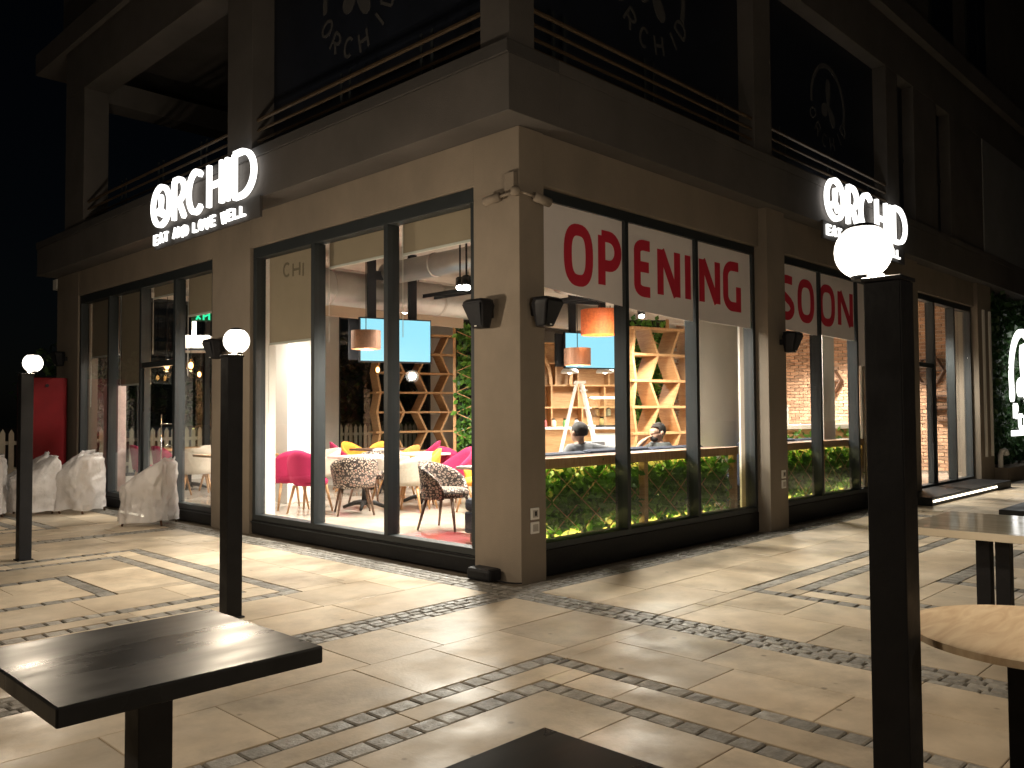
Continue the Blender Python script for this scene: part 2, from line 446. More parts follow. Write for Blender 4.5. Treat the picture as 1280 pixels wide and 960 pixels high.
def flower(mb, cx, cy, s, F, d0, d1):
    petal(mb, cx, cy - s * .1, 90, s * 1.0, s * .42, F, d0, d1)
    petal(mb, cx, cy, 215, s * .62, s * .5, F, d0, d1 + .0012)
    petal(mb, cx, cy, 305, s * .8, s * .42, F, d0, d1 + .0024)

# ------------------------------------------------------------------ ground: slabs and setts laid as in the plaza
plaza = B(-120, -120, -0.3, 120, 120, -0.022).build('plaza', JOINT)
tag(plaza, kind='structure')
def ring(x0, x1, y0, y1, w=0.135):
    return [(x0, x1, y1 - w, y1), (x0, x1, y0, y0 + w), (x1 - w, x1, y0 + w, y1 - w), (x0, x0 + w, y0 + w, y1 - w)]
bands = []
bands += ring(-10, -1.46, -10, -1.62) + ring(-9.6, -1.86, -9.6, -1.93)
bands += ring(-4.7, -1.49, 1.14, 4.56) + ring(-4.35, -1.82, 1.47, 4.22) + ring(-3.95, -2.60, 2.20, 3.42)
bands += ring(-4.7, -1.49, 7.05, 10.4) + ring(-4.35, -1.82, 7.4, 10.05)
bands += ring(1.06, 6.3, -6.6, -1.54) + ring(1.40, 5.96, -6.25, -1.86) + ring(2.5, 4.9, -5.2, -2.62, 0.17)
strips = [(-0.46, -0.14, -10, 13), (-10, -0.46, -0.36, -0.05), (-0.14, 17, -0.36, -0.05), (-10, -0.46, 5.78, 6.06), (7.2, 7.5, -10, -0.36)]
def subtract(rects, b):
    out = []
    bx0, bx1, by0, by1 = b
    for (x0, x1, y0, y1) in rects:
        ix0, ix1, iy0, iy1 = max(x0, bx0), min(x1, bx1), max(y0, by0), min(y1, by1)
        if ix0 >= ix1 - 1e-6 or iy0 >= iy1 - 1e-6:
            out.append((x0, x1, y0, y1)); continue
        if iy1 < y1: out.append((x0, x1, iy1, y1))
        if iy0 > y0: out.append((x0, x1, y0, iy0))
        if ix0 > x0: out.append((x0, ix0, iy0, iy1))
        if ix1 < x1: out.append((ix1, x1, iy0, iy1))
    return out
rects = [(-10, 17, -10, -0.05), (-10, -0.14, -0.05, 13)]
for b in strips + bands:
    rects = subtract(rects, b)
def visrank(x, y):
    q = Vector((x, y, 0)) - CAMP
    z = q.dot(f)
    if z < 0.3: return None
    px = 640 + FPX * q.dot(r) / z; py = 480 + FPX * q.dot(d) / z
    if px < -140 or px > 1420 or py > 1120: return None
    return z
def ashlar(rect, rw, l0, l1, jit):
    x0, x1, y0, y1 = rect; W = x1 - x0; H = y1 - y0; out = []
    alongx = W >= H
    A, Bq = (W, H) if alongx else (H, W)
    n = max(1, round(Bq / rw)); rh = Bq / n
    for i in range(n):
        cuts = [0.0]; first = random.uniform(l0 * .5, l1)
        p = first
        while p < A - l0 * .4:
            cuts.append(p); p += random.uniform(l0, l1)
        cuts.append(A)
        for a, b in zip(cuts[:-1], cuts[1:]):
            if b - a < 0.02: continue
            out.append((x0 + a, x0 + b, y0 + i * rh, y0 + (i + 1) * rh) if alongx else (x0 + i * rh, x0 + (i + 1) * rh, y0 + a, y0 + b))
    return out
def stone(mb, rc, gap, zt, ch, dome=0.0, ox=0, oy=0, wob=0.0):
    x0, x1, y0, y1 = rc
    x0 += gap - ox; x1 -= gap + ox; y0 += gap - oy; y1 -= gap + oy
    if x1 - x0 < .01 or y1 - y0 < .01: return
    j = lambda: random.uniform(-wob, wob)
    c = [(x0 + j(), y0 + j()), (x1 + j(), y0 + j()), (x1 + j(), y1 + j()), (x0 + j(), y1 + j())]
    mx, my = (x0 + x1) / 2, (y0 + y1) / 2
    kx = 1 - 2 * ch / (x1 - x0); ky = 1 - 2 * ch / (y1 - y0)
    tilt = [random.uniform(-.0012, .0012) for _ in range(4)]
    vs = [(a, b, -0.03) for a, b in c] + [(a, b, zt - ch * .8) for a, b in c] + [(mx + (a - mx) * kx, my + (b - my) * ky, zt + tilt[k]) for k, (a, b) in enumerate(c)]
    fs = []
    for k in range(4):
        l = (k + 1) % 4
        fs += [(k, l, 4 + l, 4 + k), (4 + k, 4 + l, 8 + l, 8 + k)]
    if dome:
        vs.append((mx, my, zt + dome)); fs += [(8 + k, 8 + (k + 1) % 4, 12) for k in range(4)]
    else:
        fs.append((8, 9, 10, 11))
    mb.add(vs, fs)
slabs = []
for rc in rects:
    W, H = rc[1] - rc[0], rc[3] - rc[2]
    if min(W, H) < 0.03: continue
    if min(W, H) < 0.34: slabs += ashlar(rc, 0.3, 0.55, 1.0, 0)
    else: slabs += ashlar(rc, 0.56, 0.55, 1.25, 0)
setts = []
for rc in strips: setts += ashlar(rc, 0.085, 0.09, 0.15, 0)
for rc in bands: setts += ashlar(rc, 0.14, 0.11, 0.165, 0)
def lay(pieces, name, rest, m, gap, zt, zj, ch, dome, wob, cap=295):
    rank = []
    for rc in pieces:
        v = visrank((rc[0] + rc[1]) / 2, (rc[2] + rc[3]) / 2)
        ar = (rc[1] - rc[0]) * (rc[3] - rc[2])
        rank.append((-(ar / (v ** 3)) if v else 1.0, rc))
    rank.sort(key=lambda t: t[0])
    mb = MB()
    for i, (v, rc) in enumerate(rank):
        z = zt + random.uniform(-zj, zj)
        if i < cap and v < 0:
            ox, oy = (rc[0] + rc[1]) / 2, (rc[2] + rc[3]) / 2
            p = MB(); stone(p, rc, gap, z, ch, dome, ox, oy, wob)
            if p.v: p.build(name, m, plaza, loc=(ox, oy, 0))
        else:
            stone(mb, rc, gap, z, ch, dome, 0, 0, wob)
    o = mb.build(rest, m, plaza); o['kind'] = 'stuff'
lay(slabs, 'paving_slab', 'far_paving', SLAB, 0.0025, 0.0, 0.0012, 0.003, 0, 0.0008)
lay(setts, 'sett', 'far_setts', COBBLE, 0.004, -0.001, 0.002, 0.008, 0.003, 0.005)

# ------------------------------------------------------------------ restaurant building
bld = thing('restaurant_building', 'two storey corner building with brown rendered columns and glazed ground floor', 'building')
def part(name, m, *boxes, bevel=0.006, parent=None):
    mb = MB()
    for b in boxes: mb.box(*b)
    return mb.build(name, m, parent or bld, bevel=bevel)
part('column', RENDER_WALL, (0, 0, -0.02, 0.33, 0.595, 4.08))
part('column', RENDER_WALL, (0, 4.78, -0.02, 0.30, 5.80, 4.08))
part('column', RENDER_WALL, (0, 10.87, -0.02, 0.35, 11.95, 4.08))
part('column', RENDER_WALL, (4.42, -0.10, -0.02, 4.90, 0.30, 4.08))
part('column', RENDER_WALL, (8.40, -0.06, -0.02, 9.95, 0.30, 4.08))
part('column', RENDER_WALL, (13.38, -0.06, -0.02, 14.30, 0.40, 4.08))
for a, b in ((0.595, 4.78), (5.80, 10.87)):
    part('lintel', RENDER_WALL, (0.004, a, 3.64, 0.28, b, 4.08))
for a, b in ((0.33, 4.42), (4.90, 8.40), (9.95, 13.38)):
    part('lintel', RENDER_WALL, (a, 0.012, 3.60, b, 0.28, 4.08))
# white plaster lining inside the piers
for bx in ((0.303, 4.80, 0.16, 0.36, 5.78, 3.97), (0.12, 4.745, 0.16, 0.355, 4.778, 3.97), (0.333, 0.30, 0.16, 0.37, 0.60, 3.97), (4.45, 0.303, 0.16, 4.88, 0.34, 3.97), (8.35, 0.303, 0.16, 10.0, 0.34, 3.97)):
    part('plaster_lining', WHITEP, bx, bevel=0)
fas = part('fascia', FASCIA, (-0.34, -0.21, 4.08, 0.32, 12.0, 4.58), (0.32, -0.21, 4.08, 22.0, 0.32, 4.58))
part('coping', DARKRENDER, (-0.36, -0.21, 4.582, 0.32, 12.02, 4.70), parent=None)
part('coping', FASCIA, (0.322, -0.21, 4.582, 22.0, 0.32, 4.70))
part('floor_slab', DARKRENDER, (0.33, 0.33, 4.09, 22.0, 12.0, 4.69), bevel=0)
# interior shell
part('floor', TILE, (0.10, 0.16, 0.0, 14.2, 12.0, 0.16), bevel=0)
part('ceiling', CEIL, (0.29, 0.29, 3.98, 14.2, 11.9, 4.06), bevel=0)
for y in (2.3, 6.9, 9.6):
    part('ceiling_beam', CEIL, (0.36, y, 3.78, 14.1, y + 0.3, 3.978), bevel=0)
part('back_wall', WHITEP, (5.9, 12.0, 0.16, 6.3, 12.2, 3.97), (0.0, 12.0, 3.88, 9.2, 12.2, 4.07), (9.2, 12.0, 0.16, 14.2, 12.2, 4.07), (0.0, 12.0, 0.0, 9.2, 12.2, 0.30), bevel=0)
part('end_wall', WHITEP, (14.22, 0.42, 0.0, 14.4, 12.0, 4.07), bevel=0)
# brick skin on the end wall: real bricks, too small to pick apart from here
mb = MB()
row = 0; z = 0.2
while z < 3.9:
    y = 0.45 + (0.11 if row % 2 else 0.0)
    while y < 7.6:
        q = random.uniform(0.0, 0.010)
        mb.box(14.185 - q, y, z, 14.23, y + 0.205, z + 0.066)
        y += 0.217
    z += 0.078; row += 1
o = mb.build('brick_skin', brickmat(), bld); o['kind'] = 'stuff'

# glazing bays --------------------------------------------------------------
def bay_left(y0, y1, mull, x=0.08, zt=3.635):
    """window in the left facade; frame with its own mullions, panes and plinth"""
    fr = MB()
    fr.box(x - .05, y0, 3.50, x + .09, y1, zt); fr.box(x - .05, y0, 0.17, x + .09, y1, 0.235)
    fr.box(x - .05, y0, 0.235, x + .09, y0 + .07, 3.50); fr.box(x - .05, y1 - .07, 0.235, x + .09, y1, 3.50)
    w = fr.build('window_frame', ALU, bld, bevel=0.004)
    B(x - .06, y0, 0.0, x + .02, y1, 0.168).build('plinth', PLINTH, w, bevel=0.004)
    B(x - .078, y0, 0.138, x - .062, y1, 0.150).build('plinth_trim', ALU, w)
    ed = [y0 + .07] + list(mull) + [y1 - .07]
    for m_ in mull: B(x - .058, m_ - .035, 0.236, x + .1, m_ + .035, 3.499).build('mullion', ALU, w, bevel=0.004)
    for a, b in zip(ed[:-1], ed[1:]):
        B(x + .005, a + .03, 0.23, x + .012, b - .03, 3.505).build('pane', GLASS, w)
    return w
def bay_right(x0, x1, mull, y=0.12, zt=3.595, plinth=True):
    fr = MB()
    zb = 0.30 if plinth else 0.17
    fr.box(x0, y - .05, 3.49, x1, y + .09, zt); fr.box(x0, y - .05, zb - .06, x1, y + .09, zb)
    fr.box(x0, y - .05, zb, x0 + .05, y + .09, 3.49); fr.box(x1 - .06, y - .05, zb, x1, y + .09, 3.49)
    w = fr.build('window_frame', ALU, bld, bevel=0.004)
    B(x0, y - .06, 0.0, x1, y + .03, zb - .062).build('plinth', PLINTH, w, bevel=0.004)
    ed = [x0 + .05] + list(mull) + [x1 - .06]
    for m_ in mull: B(m_ - .03, y - .058, zb + .001, m_ + .03, y + .1, 3.489).build('mullion', ALU, w, bevel=0.004)
    for a, b in zip(ed[:-1], ed[1:]):
        B(a + .02, y + .005, zb - .01, b - .02, y + .012, 3.495).build('pane', GLASS, w)
    return w
bay_left(0.60, 4.744, (1.97, 3.36))
w2 = bay_left(5.805, 10.865, (7.02, 8.23, 9.52))
bay_right(0.335, 4.415, (1.69, 3.04))
bay_right(4.905, 8.395, (6.31, 7.62))
w5 = bay_right(9.955, 13.375, (11.15, 12.29), plinth=False)
# glass doors inside two bays
dr = MB()
dr.box(0.03, 7.06, 2.24, 0.17, 8.19, 2.32); dr.box(0.05, 7.06, 0.24, 0.15, 7.12, 2.24); dr.box(0.05, 8.13, 0.24, 0.15, 8.19, 2.24); dr.box(0.05, 7.12, 0.24, 0.15, 8.13, 0.32)
dd = dr.build('door', ALU, bld, bevel=0.003)
MB().tube([(0.0, 8.05, 0.95), (0.0, 8.05, 1.55)], 0.014).build('handle', BLACKM, dd)
dr = MB()
dr.box(10.0, 0.07, 2.28, 11.11, 0.21, 2.36); dr.box(10.0, 0.09, 0.18, 10.07, 0.19, 2.28); dr.box(11.04, 0.09, 0.18, 11.11, 0.19, 2.28)
dd = dr.build('door', ALU, bld, bevel=0.003)
B(10.94, 0.06, 0.9, 10.97, 0.09, 1.6).build('handle', BLACKM, dd)
# rear windows: tall dark glass towards the yard
for a, b in ((0.1, 3.0), (3.0, 5.9), (6.3, 9.2)):
    fr = MB()
    fr.box(a, 12.02, 0.30, b, 12.14, 0.36); fr.box(a, 12.02, 3.82, b, 12.14, 3.88)
    for x in (a, (a + b) / 2 - .03, b - .06): fr.box(x, 12.025, 0.36, x + .06, 12.135, 3.82)
    w = fr.build('rear_window', ALU, bld)
    for q in (0, 1):
        x = a + .06 + q * (b - a) / 2
        B(x - .02, 12.07, .34, x + (b - a) / 2 - .07, 12.078, 3.84).build('pane', GLASS, w)
part('interior_column', WHITEP, (1.38, 6.15, 0.16, 1.80, 6.55, 3.97))
part('interior_column', WHITEP, (4.52, 1.00, 0.16, 5.70, 1.12, 3.97))
part('interior_column', WHITEP, (7.62, 0.62, 0.16, 8.05, 0.74, 3.97))
part('bulkhead', BLIND, (1.9, 7.25, 3.20, 6.0, 7.32, 3.78), bevel=0)
# pale light strips on the far end column
for x in (13.62, 14.05):
    part('pale_strip', WHITEP, (x, -0.10, 0.55, x + 0.10, -0.064, 3.55))
# upper storey ---------------------------------------------------------------
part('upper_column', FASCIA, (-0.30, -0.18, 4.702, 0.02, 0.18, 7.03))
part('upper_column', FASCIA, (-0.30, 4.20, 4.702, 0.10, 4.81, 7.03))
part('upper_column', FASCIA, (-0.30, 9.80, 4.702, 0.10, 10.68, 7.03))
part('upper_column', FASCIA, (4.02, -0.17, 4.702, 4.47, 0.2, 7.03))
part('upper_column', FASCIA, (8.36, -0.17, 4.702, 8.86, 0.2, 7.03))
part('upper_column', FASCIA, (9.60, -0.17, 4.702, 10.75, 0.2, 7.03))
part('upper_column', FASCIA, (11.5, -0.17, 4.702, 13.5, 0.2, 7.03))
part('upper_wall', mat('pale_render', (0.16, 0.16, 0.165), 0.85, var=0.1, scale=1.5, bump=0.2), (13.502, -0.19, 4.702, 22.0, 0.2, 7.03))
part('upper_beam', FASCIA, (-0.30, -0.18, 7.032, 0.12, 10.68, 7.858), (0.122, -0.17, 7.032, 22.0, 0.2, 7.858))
part('upper_beam', FASCIA, (0.13, 9.9, 6.9, 6.0, 10.4, 7.3))
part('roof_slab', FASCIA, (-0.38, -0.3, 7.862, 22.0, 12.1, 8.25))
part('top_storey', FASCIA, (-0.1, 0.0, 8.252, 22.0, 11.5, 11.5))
for x in (5.0, 8.0, 11.0, 13.2):
    wf = part('upper_window', ALU, (x, -0.04, 8.6, x + 1.3, -0.003, 10.6), bevel=0)
    B(x + .07, -0.05, 8.67, x + .62, -0.042, 10.53).build('pane', PANELB, wf); B(x + .68, -0.05, 8.67, x + 1.23, -0.042, 10.53).build('pane', PANELB, wf)
for x0, x1 in ((8.862, 9.598), (10.752, 11.498)):
    wf = part('upper_window', PANELB, (x0, 0.02, 4.702, x1, 0.1, 7.03), bevel=0)
    B(x0, -0.0, 5.75, x1, 0.018, 5.81).build('transom', ALU, wf)
def logo(F, cx, cy, R, parent):
    """arch, three petal flower and curved name"""
    mb = MB(); ribbon(mb, arc(cx, cy, R, R, 188, -18, 30), False, R * .13, F, 0, .004); mb.build('logo_arch', LOGOG, parent)
    mb = MB(); flower(mb, cx, cy - R * .02, R * .78, F, 0, .004); mb.build('logo_flower', LOGOG, parent)
    for i, ch in enumerate('ORCHID'):
        a = math.radians(205 + i * 25.5 + (4 if ch == 'I' else 0)); h = R * .33; w = h * (.72 if ch != 'I' else .1)
        bx, by = cx + (R * 1.02) * math.cos(a), cy + (R * 1.02) * math.sin(a); t = a + PI / 2
        mb = MB()
        for q, (pts, cl) in enumerate(glyph(ch, w / h)):
            pp = [(bx + ((u - w / h / 2) * math.cos(t) - (v - .5) * math.sin(t)) * h, by + ((u - w / h / 2) * math.sin(t) + (v - .5) * math.cos(t)) * h) for u, v in pts]
            ribbon(mb, pp, cl, h * .17, F, 0, .004 + q * .001)
        mb.build('logo_letter', LOGOG, parent)
pn = part('upper_panel', PANELB, (0.0, 0.182, 4.702, 0.06, 4.198, 7.03), bevel=0)
logo(lambda u, v, dd_: (-0.002 - dd_, -u, v), -2.45, 6.2, 0.62, pn)
pn = part('upper_panel', PANELB, (0.022, 0.04, 4.702, 4.018, 0.1, 7.03), bevel=0)
logo(lambda u, v, dd_: (u, 0.038 - dd_, v), 2.16, 6.14, 0.62, pn)
pn = part('upper_panel', PANELB, (4.472, 0.04, 4.702, 8.358, 0.1, 7.03), bevel=0)
logo(lambda u, v, dd_: (u, 0.038 - dd_, v), 6.65, 6.0, 0.56, pn)
for y0, y1 in ((0.19, 4.19), (4.82, 9.79)):
    rl = MB(); rl.tube([(-0.22, y0, 5.10), (-0.22, y1, 5.10)], 0.022, 6); rl = rl.build('railing', RAILM, bld)
    for z in (4.97, 4.84): MB().tube([(-0.22, y0, z), (-0.22, y1, z)], 0.018, 6).build('rail', RAILM, rl)
    k = 0
    for y in [y0 + .75 + i * 1.35 for i in range(int((y1 - y0) / 1.35))]:
        for q in (0, .16): MB().box(-0.20, y + q, 4.70, -0.188, y + q + .035, 5.2).build('baluster', ALU, rl)
for x0, x1 in ((0.03, 4.01), (4.48, 8.35)):
    rl = MB(); rl.tube([(x0, -0.13, 5.10), (x1, -0.13, 5.10)], 0.022, 6); rl = rl.build('railing', RAILM, bld)
    for z in (4.97, 4.84, 4.74): MB().tube([(x0, -0.13, z), (x1, -0.13, z)], 0.018, 6).build('rail', RAILM, rl)
    for x in [x0 + .32 + i * 1.45 for i in range(3)]:
        for q in (0, .16): MB().box(x + q, -0.11, 4.70, x + q + .035, -0.098, 5.2).build('baluster', ALU, rl)
# entrance step with lit nosing
ls = part('entrance_step', PLINTH, (-0.32, 7.15, 0.0, 0.015, 8.1, 0.10))
B(-0.336, 7.2, 0.035, -0.322, 8.05, 0.065).build('light_strip', glow('step_led', (1, .88, .66), 5.0), ls)
st = part('entrance_step', PLINTH, (8.7, -0.62, 0.0, 13.2, 0.05, 0.13))
B(8.72, -0.640, 0.06, 12.2, -0.624, 0.09).build('light_strip', glow('step_led', (1, .88, .66), 5.0), st)

# ------------------------------------------------------------------ roller blinds
def blind(label, y0, y1, zb, text=False):
    t = thing('roller_blind', label, 'blind', (0.22, (y0 + y1) / 2, zb), 0, 'cream roller blinds in the left windows')
    h = (y1 - y0) / 2
    B(-.003, -h, 0.0, .003, h, 3.52 - zb).build('cloth', BLIND, t)
    B(-.012, -h, -.03, .012, h, -.001).build('bottom_bar', WHITEM, t, bevel=.004)
    MB().tube([(0.03, -h, 3.56 - zb), (0.03, h, 3.56 - zb)], .035, 10).build('roller', WHITEM, t, smooth=True)
    MB().tube([(-.03, h - .03, 3.5 - zb), (-.03, h - .03, max(-.9, .9 - zb))], .004, 5).build('cord', WHITEM, t)
    if text:
        for i, ch in enumerate('CHI'):
            F = lambda u, v, dd_: (-.004 - dd_, -u, v)
            letter('print_letter', ch, -.28 + i * .22, 3.24 - zb - .02 * i, .15 if ch != 'I' else .02, .16, .03, F, .002, BLINDTXT, t)
    return t
blind('cream roller blind with faint printed letters, half lowered beside the magenta chairs', 3.42, 4.66, 2.42, True)
blind('short cream roller blind above the patterned tub chair with its back to the glass', 2.02, 3.30, 3.24)
blind('short cream roller blind beside the rendered corner column', 0.66, 1.92, 3.21)
blind('long cream roller blind over the white display totem', 9.58, 10.78, 2.55)
blind('long cream roller blind next to the glass door, hanging to head height', 8.30, 9.46, 2.02)
blind('short cream roller blind above the glass door', 7.08, 8.18, 3.36)
blind('short cream roller blind behind the green exit sign', 5.86, 6.96, 2.98)

# ------------------------------------------------------------------ opening soon banner sheets
FB = lambda u, v, dd_: (u, 0.098 - dd_, v)
def sheet(label, x0, x1, zb0, zb1, letters):
    t = thing('banner_sheet', label, 'banner', (0, 0, 0), 0, 'opening soon banner sheets in the right windows')
    n = 12; mb = MB(); vs = []; fs = []
    for i in range(n + 1):
        u = x0 + (x1 - x0) * i / n; zb = zb0 + (zb1 - zb0) * i / n
        for v in (zb, (zb + 3.487) / 2, 3.487):
            w = 0.002 * noise.noise(Vector((u * 2, v * 2, 3)))
            vs += [(u, 0.100 + w, v), (u, 0.103 + w, v)]
    for i in range(n):
        for j in range(2):
            a = i * 6 + j * 2; b = a + 6
            fs += [(a, b, b + 2, a + 2), (a + 1, a + 3, b + 3, b + 1)]
    mb.add(vs, fs); mb.build('sheet', BANNERW, t, smooth=True)
    for ch, a, b in letters:
        letter('letter', ch, a + .05, 2.79, b - a - .1 if ch != 'I' else 0.02, 0.50, .115, FB, .003, BANNERR, t, p=2.7)
    return t
sheet('white banner sheet with red letters O P in the corner window pane', .395, 1.655, 2.68, 2.60, [('O', .73, 1.16), ('P', 1.26, 1.63)])
sheet('white banner sheet with red letters E N I', 1.725, 3.005, 2.59, 2.54, [('E', 1.87, 2.20), ('N', 2.30, 2.73), ('I', 2.84, 2.96)])
sheet('white banner sheet with red letters N G', 3.075, 4.345, 2.57, 2.55, [('N', 3.15, 3.60), ('G', 3.69, 4.10)])
sheet('white banner sheet with red letters S O', 4.965, 6.275, 2.62, 2.58, [('S', 5.10, 5.56), ('O', 5.68, 6.18)])
sheet('white banner sheet with red letters O N', 6.345, 7.585, 2.60, 2.58, [('O', 6.36, 6.88), ('N', 7.0, 7.53)])
sheet('plain white banner sheet without letters', 7.655, 8.325, 2.2, 2.2, [])

# ------------------------------------------------------------------ illuminated signs
def name_sign(label, loc, rz, length, H=.6):
    t = thing('illuminated_sign', label, 'sign', loc, rz, 'illuminated name signs on the fascia')
    F = lambda u, v, dd_: (u, -dd_, v)
    S = H * .108
    spans = [('O', 0, .205), ('R', .235, .365), ('C', .385, .555), ('H', .585, .725), ('I', .755, .775), ('D', .815, 1.0)]
    for ch, a, b in spans:
        a = a * length + S / 2; b = b * length - S / 2
        if ch == 'I': a = .765 * length - .01; b = a + .02
        letter('letter', ch, a, S / 2, b - a, H - S, S, F, .05, SIGN, t)
    mb = MB(); flower(mb, .1025 * length, H * .45, H * .36, F, 0, .05); mb.build('emblem', SIGN, t)
    mb = MB(); 
    u = .02 * length
    hh = H * .2; msg = 'EAT AND LOVE WELL'
    adv = length * .95 / (len(msg))
    for ch in msg:
        if ch != ' ':
            letter('small_letter', ch, u, -.30 * H - hh * .25, adv * (.68 if ch != 'W' else .82), hh, hh * .2, F, .03, SIGN, t)
        u += adv * (1.0 if ch != ' ' else .75)
    B(0.0, .014, -.27, length + .03, .05, -.02).build('backing', DARKRENDER, t)
    return t
name_sign('glowing white name sign above the wrapped chairs and glass door', (-0.395, 6.77, 4.11), -PI / 2, 2.88)
name_sign('glowing white name sign behind the black lamp post, over the red lettered banners', (5.75, -0.265, 4.13), 0, 3.02)
t = thing('logo_sign', 'tall glowing white flower logo sign on the hedge wall', 'sign', (16.45, -0.10, 1.0))
F = lambda u, v, dd_: (u, -dd_, v)
mb = MB(); ribbon(mb, arc(0, 1.25, 1.0, 1.0, 195, -15, 30), False, .17, F, 0, .06); mb.build('arch', SIGN, t)
mb = MB(); flower(mb, 0, 1.2, .9, F, 0, .06); mb.build('flower', SIGN, t)
for i, ch in enumerate('ORCHID'):
    a = 200 + i * 27; x = 1.0 * math.cos(math.radians(a)); z = 1.2 + 1.0 * math.sin(math.radians(a))
    letter('letter', ch, x - .1, z - .15, .2 if ch != 'I' else .02, .3, .06, F, .05 + i * .002, SIGN, t)
mb = MB(); mb.box(-1.0, -.05, -.07, 1.0, 0, .05); mb.build('underline', SIGN, t)

# ------------------------------------------------------------------ foliage helper
def leaves(mb, n, fn, size, face=None, spread=1.0):
    for _ in range(n):
        p = Vector(fn()); s_ = size * random.uniform(.6, 1.3)
        nrm = Vector((random.gauss(0, 1), random.gauss(0, 1), random.gauss(0, 1)))
        if face: nrm = nrm * spread + Vector(face) * 1.2
        nrm.normalize()
        tdir = Vector((random.gauss(0, 1), random.gauss(0, 1), random.gauss(-.4, 1))).normalized()
        u = (tdir - nrm * tdir.dot(nrm))
        if u.length < .1: continue
        u.normalize(); w = nrm.cross(u)
        mb.add([p, p + u * s_ * .5 + w * s_ * .32 + nrm * s_ * .1, p + u * s_, p + u * s_ * .5 - w * s_ * .32 + nrm * s_ * .1], [(0, 1, 2), (0, 2, 3)])
# hedge wall at the far end
t = thing('hedge_wall', 'dark green hedge wall carrying the tall logo sign', 'hedge', (14.35, 0.24, 0))
B(0.0, 0.0, 0.3, 6.5, .12, 4.05).build('backing', mat('soil_dark', (.02, .025, .015), .9), t)
mb = MB(); leaves(mb, 5200, lambda: (random.uniform(.02, 6.4), random.uniform(-.28, -.02), random.uniform(.38, 4.0)), .17, (0, -1, 0), .9)
o = mb.build('foliage', GREEND, t); o['kind'] = 'stuff'
B(-.02, -.55, 0.0, 6.5, -.02, .30).build('kerb', RENDER_WALL, t, bevel=.01)
t = thing('drain_pipe', 'short white drain pipe with an elbow beside the hedge wall', 'pipe', (14.42, -0.14, 0))
MB().tube([(0, 0, 0), (0, 0, .55), (.03, -.02, .64), (.12, -.06, .66)], .05, 10).build('pipe', WHITEM, t, smooth=True)
MB().tube([(.12, -.06, .66), (.16, -.08, .56)], .055, 10).build('elbow', WHITEM, t, smooth=True)

# ------------------------------------------------------------------ small things on the columns
def speaker(label, loc, rz, tilt=.22):
    t = thing('wall_speaker', label, 'speaker', loc, rz, 'black wall speakers')
    # local: wall at y=0, faces -y
    prof_t = [(-.105, -.055), (.105, -.055), (.135, -.12), (.125, -.235), (-.125, -.235), (-.135, -.12)]
    prof_b = [(-.055, -.09), (.055, -.09), (.075, -.12), (.07, -.20), (-.07, -.20), (-.075, -.12)]
    n = 6; vs = [(x, y + .02, .0) for x, y in prof_b] + [(x * .98, y, .20) for x, y in prof_t] + [(x, y - .02, .235) for x, y in prof_t] + [(x * .86, y * .9 - .01, .26) for x, y in prof_t]
    fs = [tuple(range(n))[::-1], tuple(range(3 * n, 4 * n))]
    for k in range(3):
        fs += [(k * n + i, k * n + (i + 1) % n, (k + 1) * n + (i + 1) % n, (k + 1) * n + i) for i in range(n)]
    mb = MB(); mb.add(vs, fs); mb.build('cabinet', BLACKM, t, bevel=.012)
    g = MB(); g.add([(-.062, -.192, .02), (.062, -.192, .02), (.115, -.262, .215), (-.115, -.262, .215)], [(0, 1, 2, 3)]); g.build('grille', mat('speaker_cloth', (.014, .015, .018), .9, bump=.4, bscale=400), t)
    B(-.035, -.06, .10, .035, -.001, .17).build('bracket', BLACKM, t, bevel=.006)
    B(-.012, -.203, .012, .012, -.197, .022).build('badge', WHITEM, t)
    return t
speaker('black wall speaker on the corner column, on the side facing the tub chairs', (-0.002, 0.36, 2.27), -PI / 2)
speaker('black wall speaker on the corner column, on the side facing the red letters', (0.17, -0.002, 2.27), .1)
speaker('black wall speaker on the column between the two banner windows', (4.74, -0.102, 2.25), .1)
speaker('black wall speaker on the left column behind the middle lamp post', (-0.002, 5.45, 2.24), -PI / 2)
speaker('black wall speaker above the red cabinet', (-0.002, 11.4, 2.4), -PI / 2)
cams = thing('security_camera', 'pair of beige bullet security cameras with junction box on the corner column', 'camera', (0, 0, 3.46))
B(-.05, .02, .04, -.001, .14, .20).build('junction_box', RENDER_WALL, cams, bevel=.008)
MB().lathe([(.045, 0), (.045, .05), (.03, .075)], 14, (-.045, .0, -.02)).build('mount', RENDER_WALL, cams, smooth=True)
for a, b in (((-.06, .10, -.0), (-.10, .34, -.035)), ((.06, -.05, 0.0), (.30, -.10, -.05))):
    a = Vector(a); b = Vector(b)
    c = MB(); c.tube([a + (b - a) * .3, b], .042, 12).build('camera_body', RENDER_WALL, cams, smooth=True)
    MB().tube([Vector((-.03, -.01, .02)), a, a + (b - a) * .3], .016, 8).build('arm', RENDER_WALL, cams, smooth=True)
    MB().tube([b, b + (b - a).normalized() * .006], .034, 12).build('lens', BLACKM, cams)
for lab, x, zz, yy in (('pale wall socket pair low on the corner column', .17, .42, 0.0), ('pale wall socket pair low on the column between the banner windows', 4.76, .52, -.1)):
    t = thing('wall_socket', lab, 'socket', (x, yy - .001, zz), 0)
    for q in (0, .125):
        o = B(-.055, -.014, q, .055, 0, q + .105).build('cover_plate', WHITEM, t, bevel=.006)
        B(-.035, -.019, q + .02, .035, -.0145, q + .085).build('flap', mat('grey_plastic', (.4, .37, .33), .5), o, bevel=.003)
    B(-.012, -.023, .16, .012, -.0195, .20).build('rocker', BLACKM, t)
t = thing('flood_light_box', 'small black box standing at the foot of the corner column', 'box', (-0.11, .36, 0))
B(-.085, -.15, 0.0, .085, .15, .115).build('housing', BLACKM, t, bevel=.03)
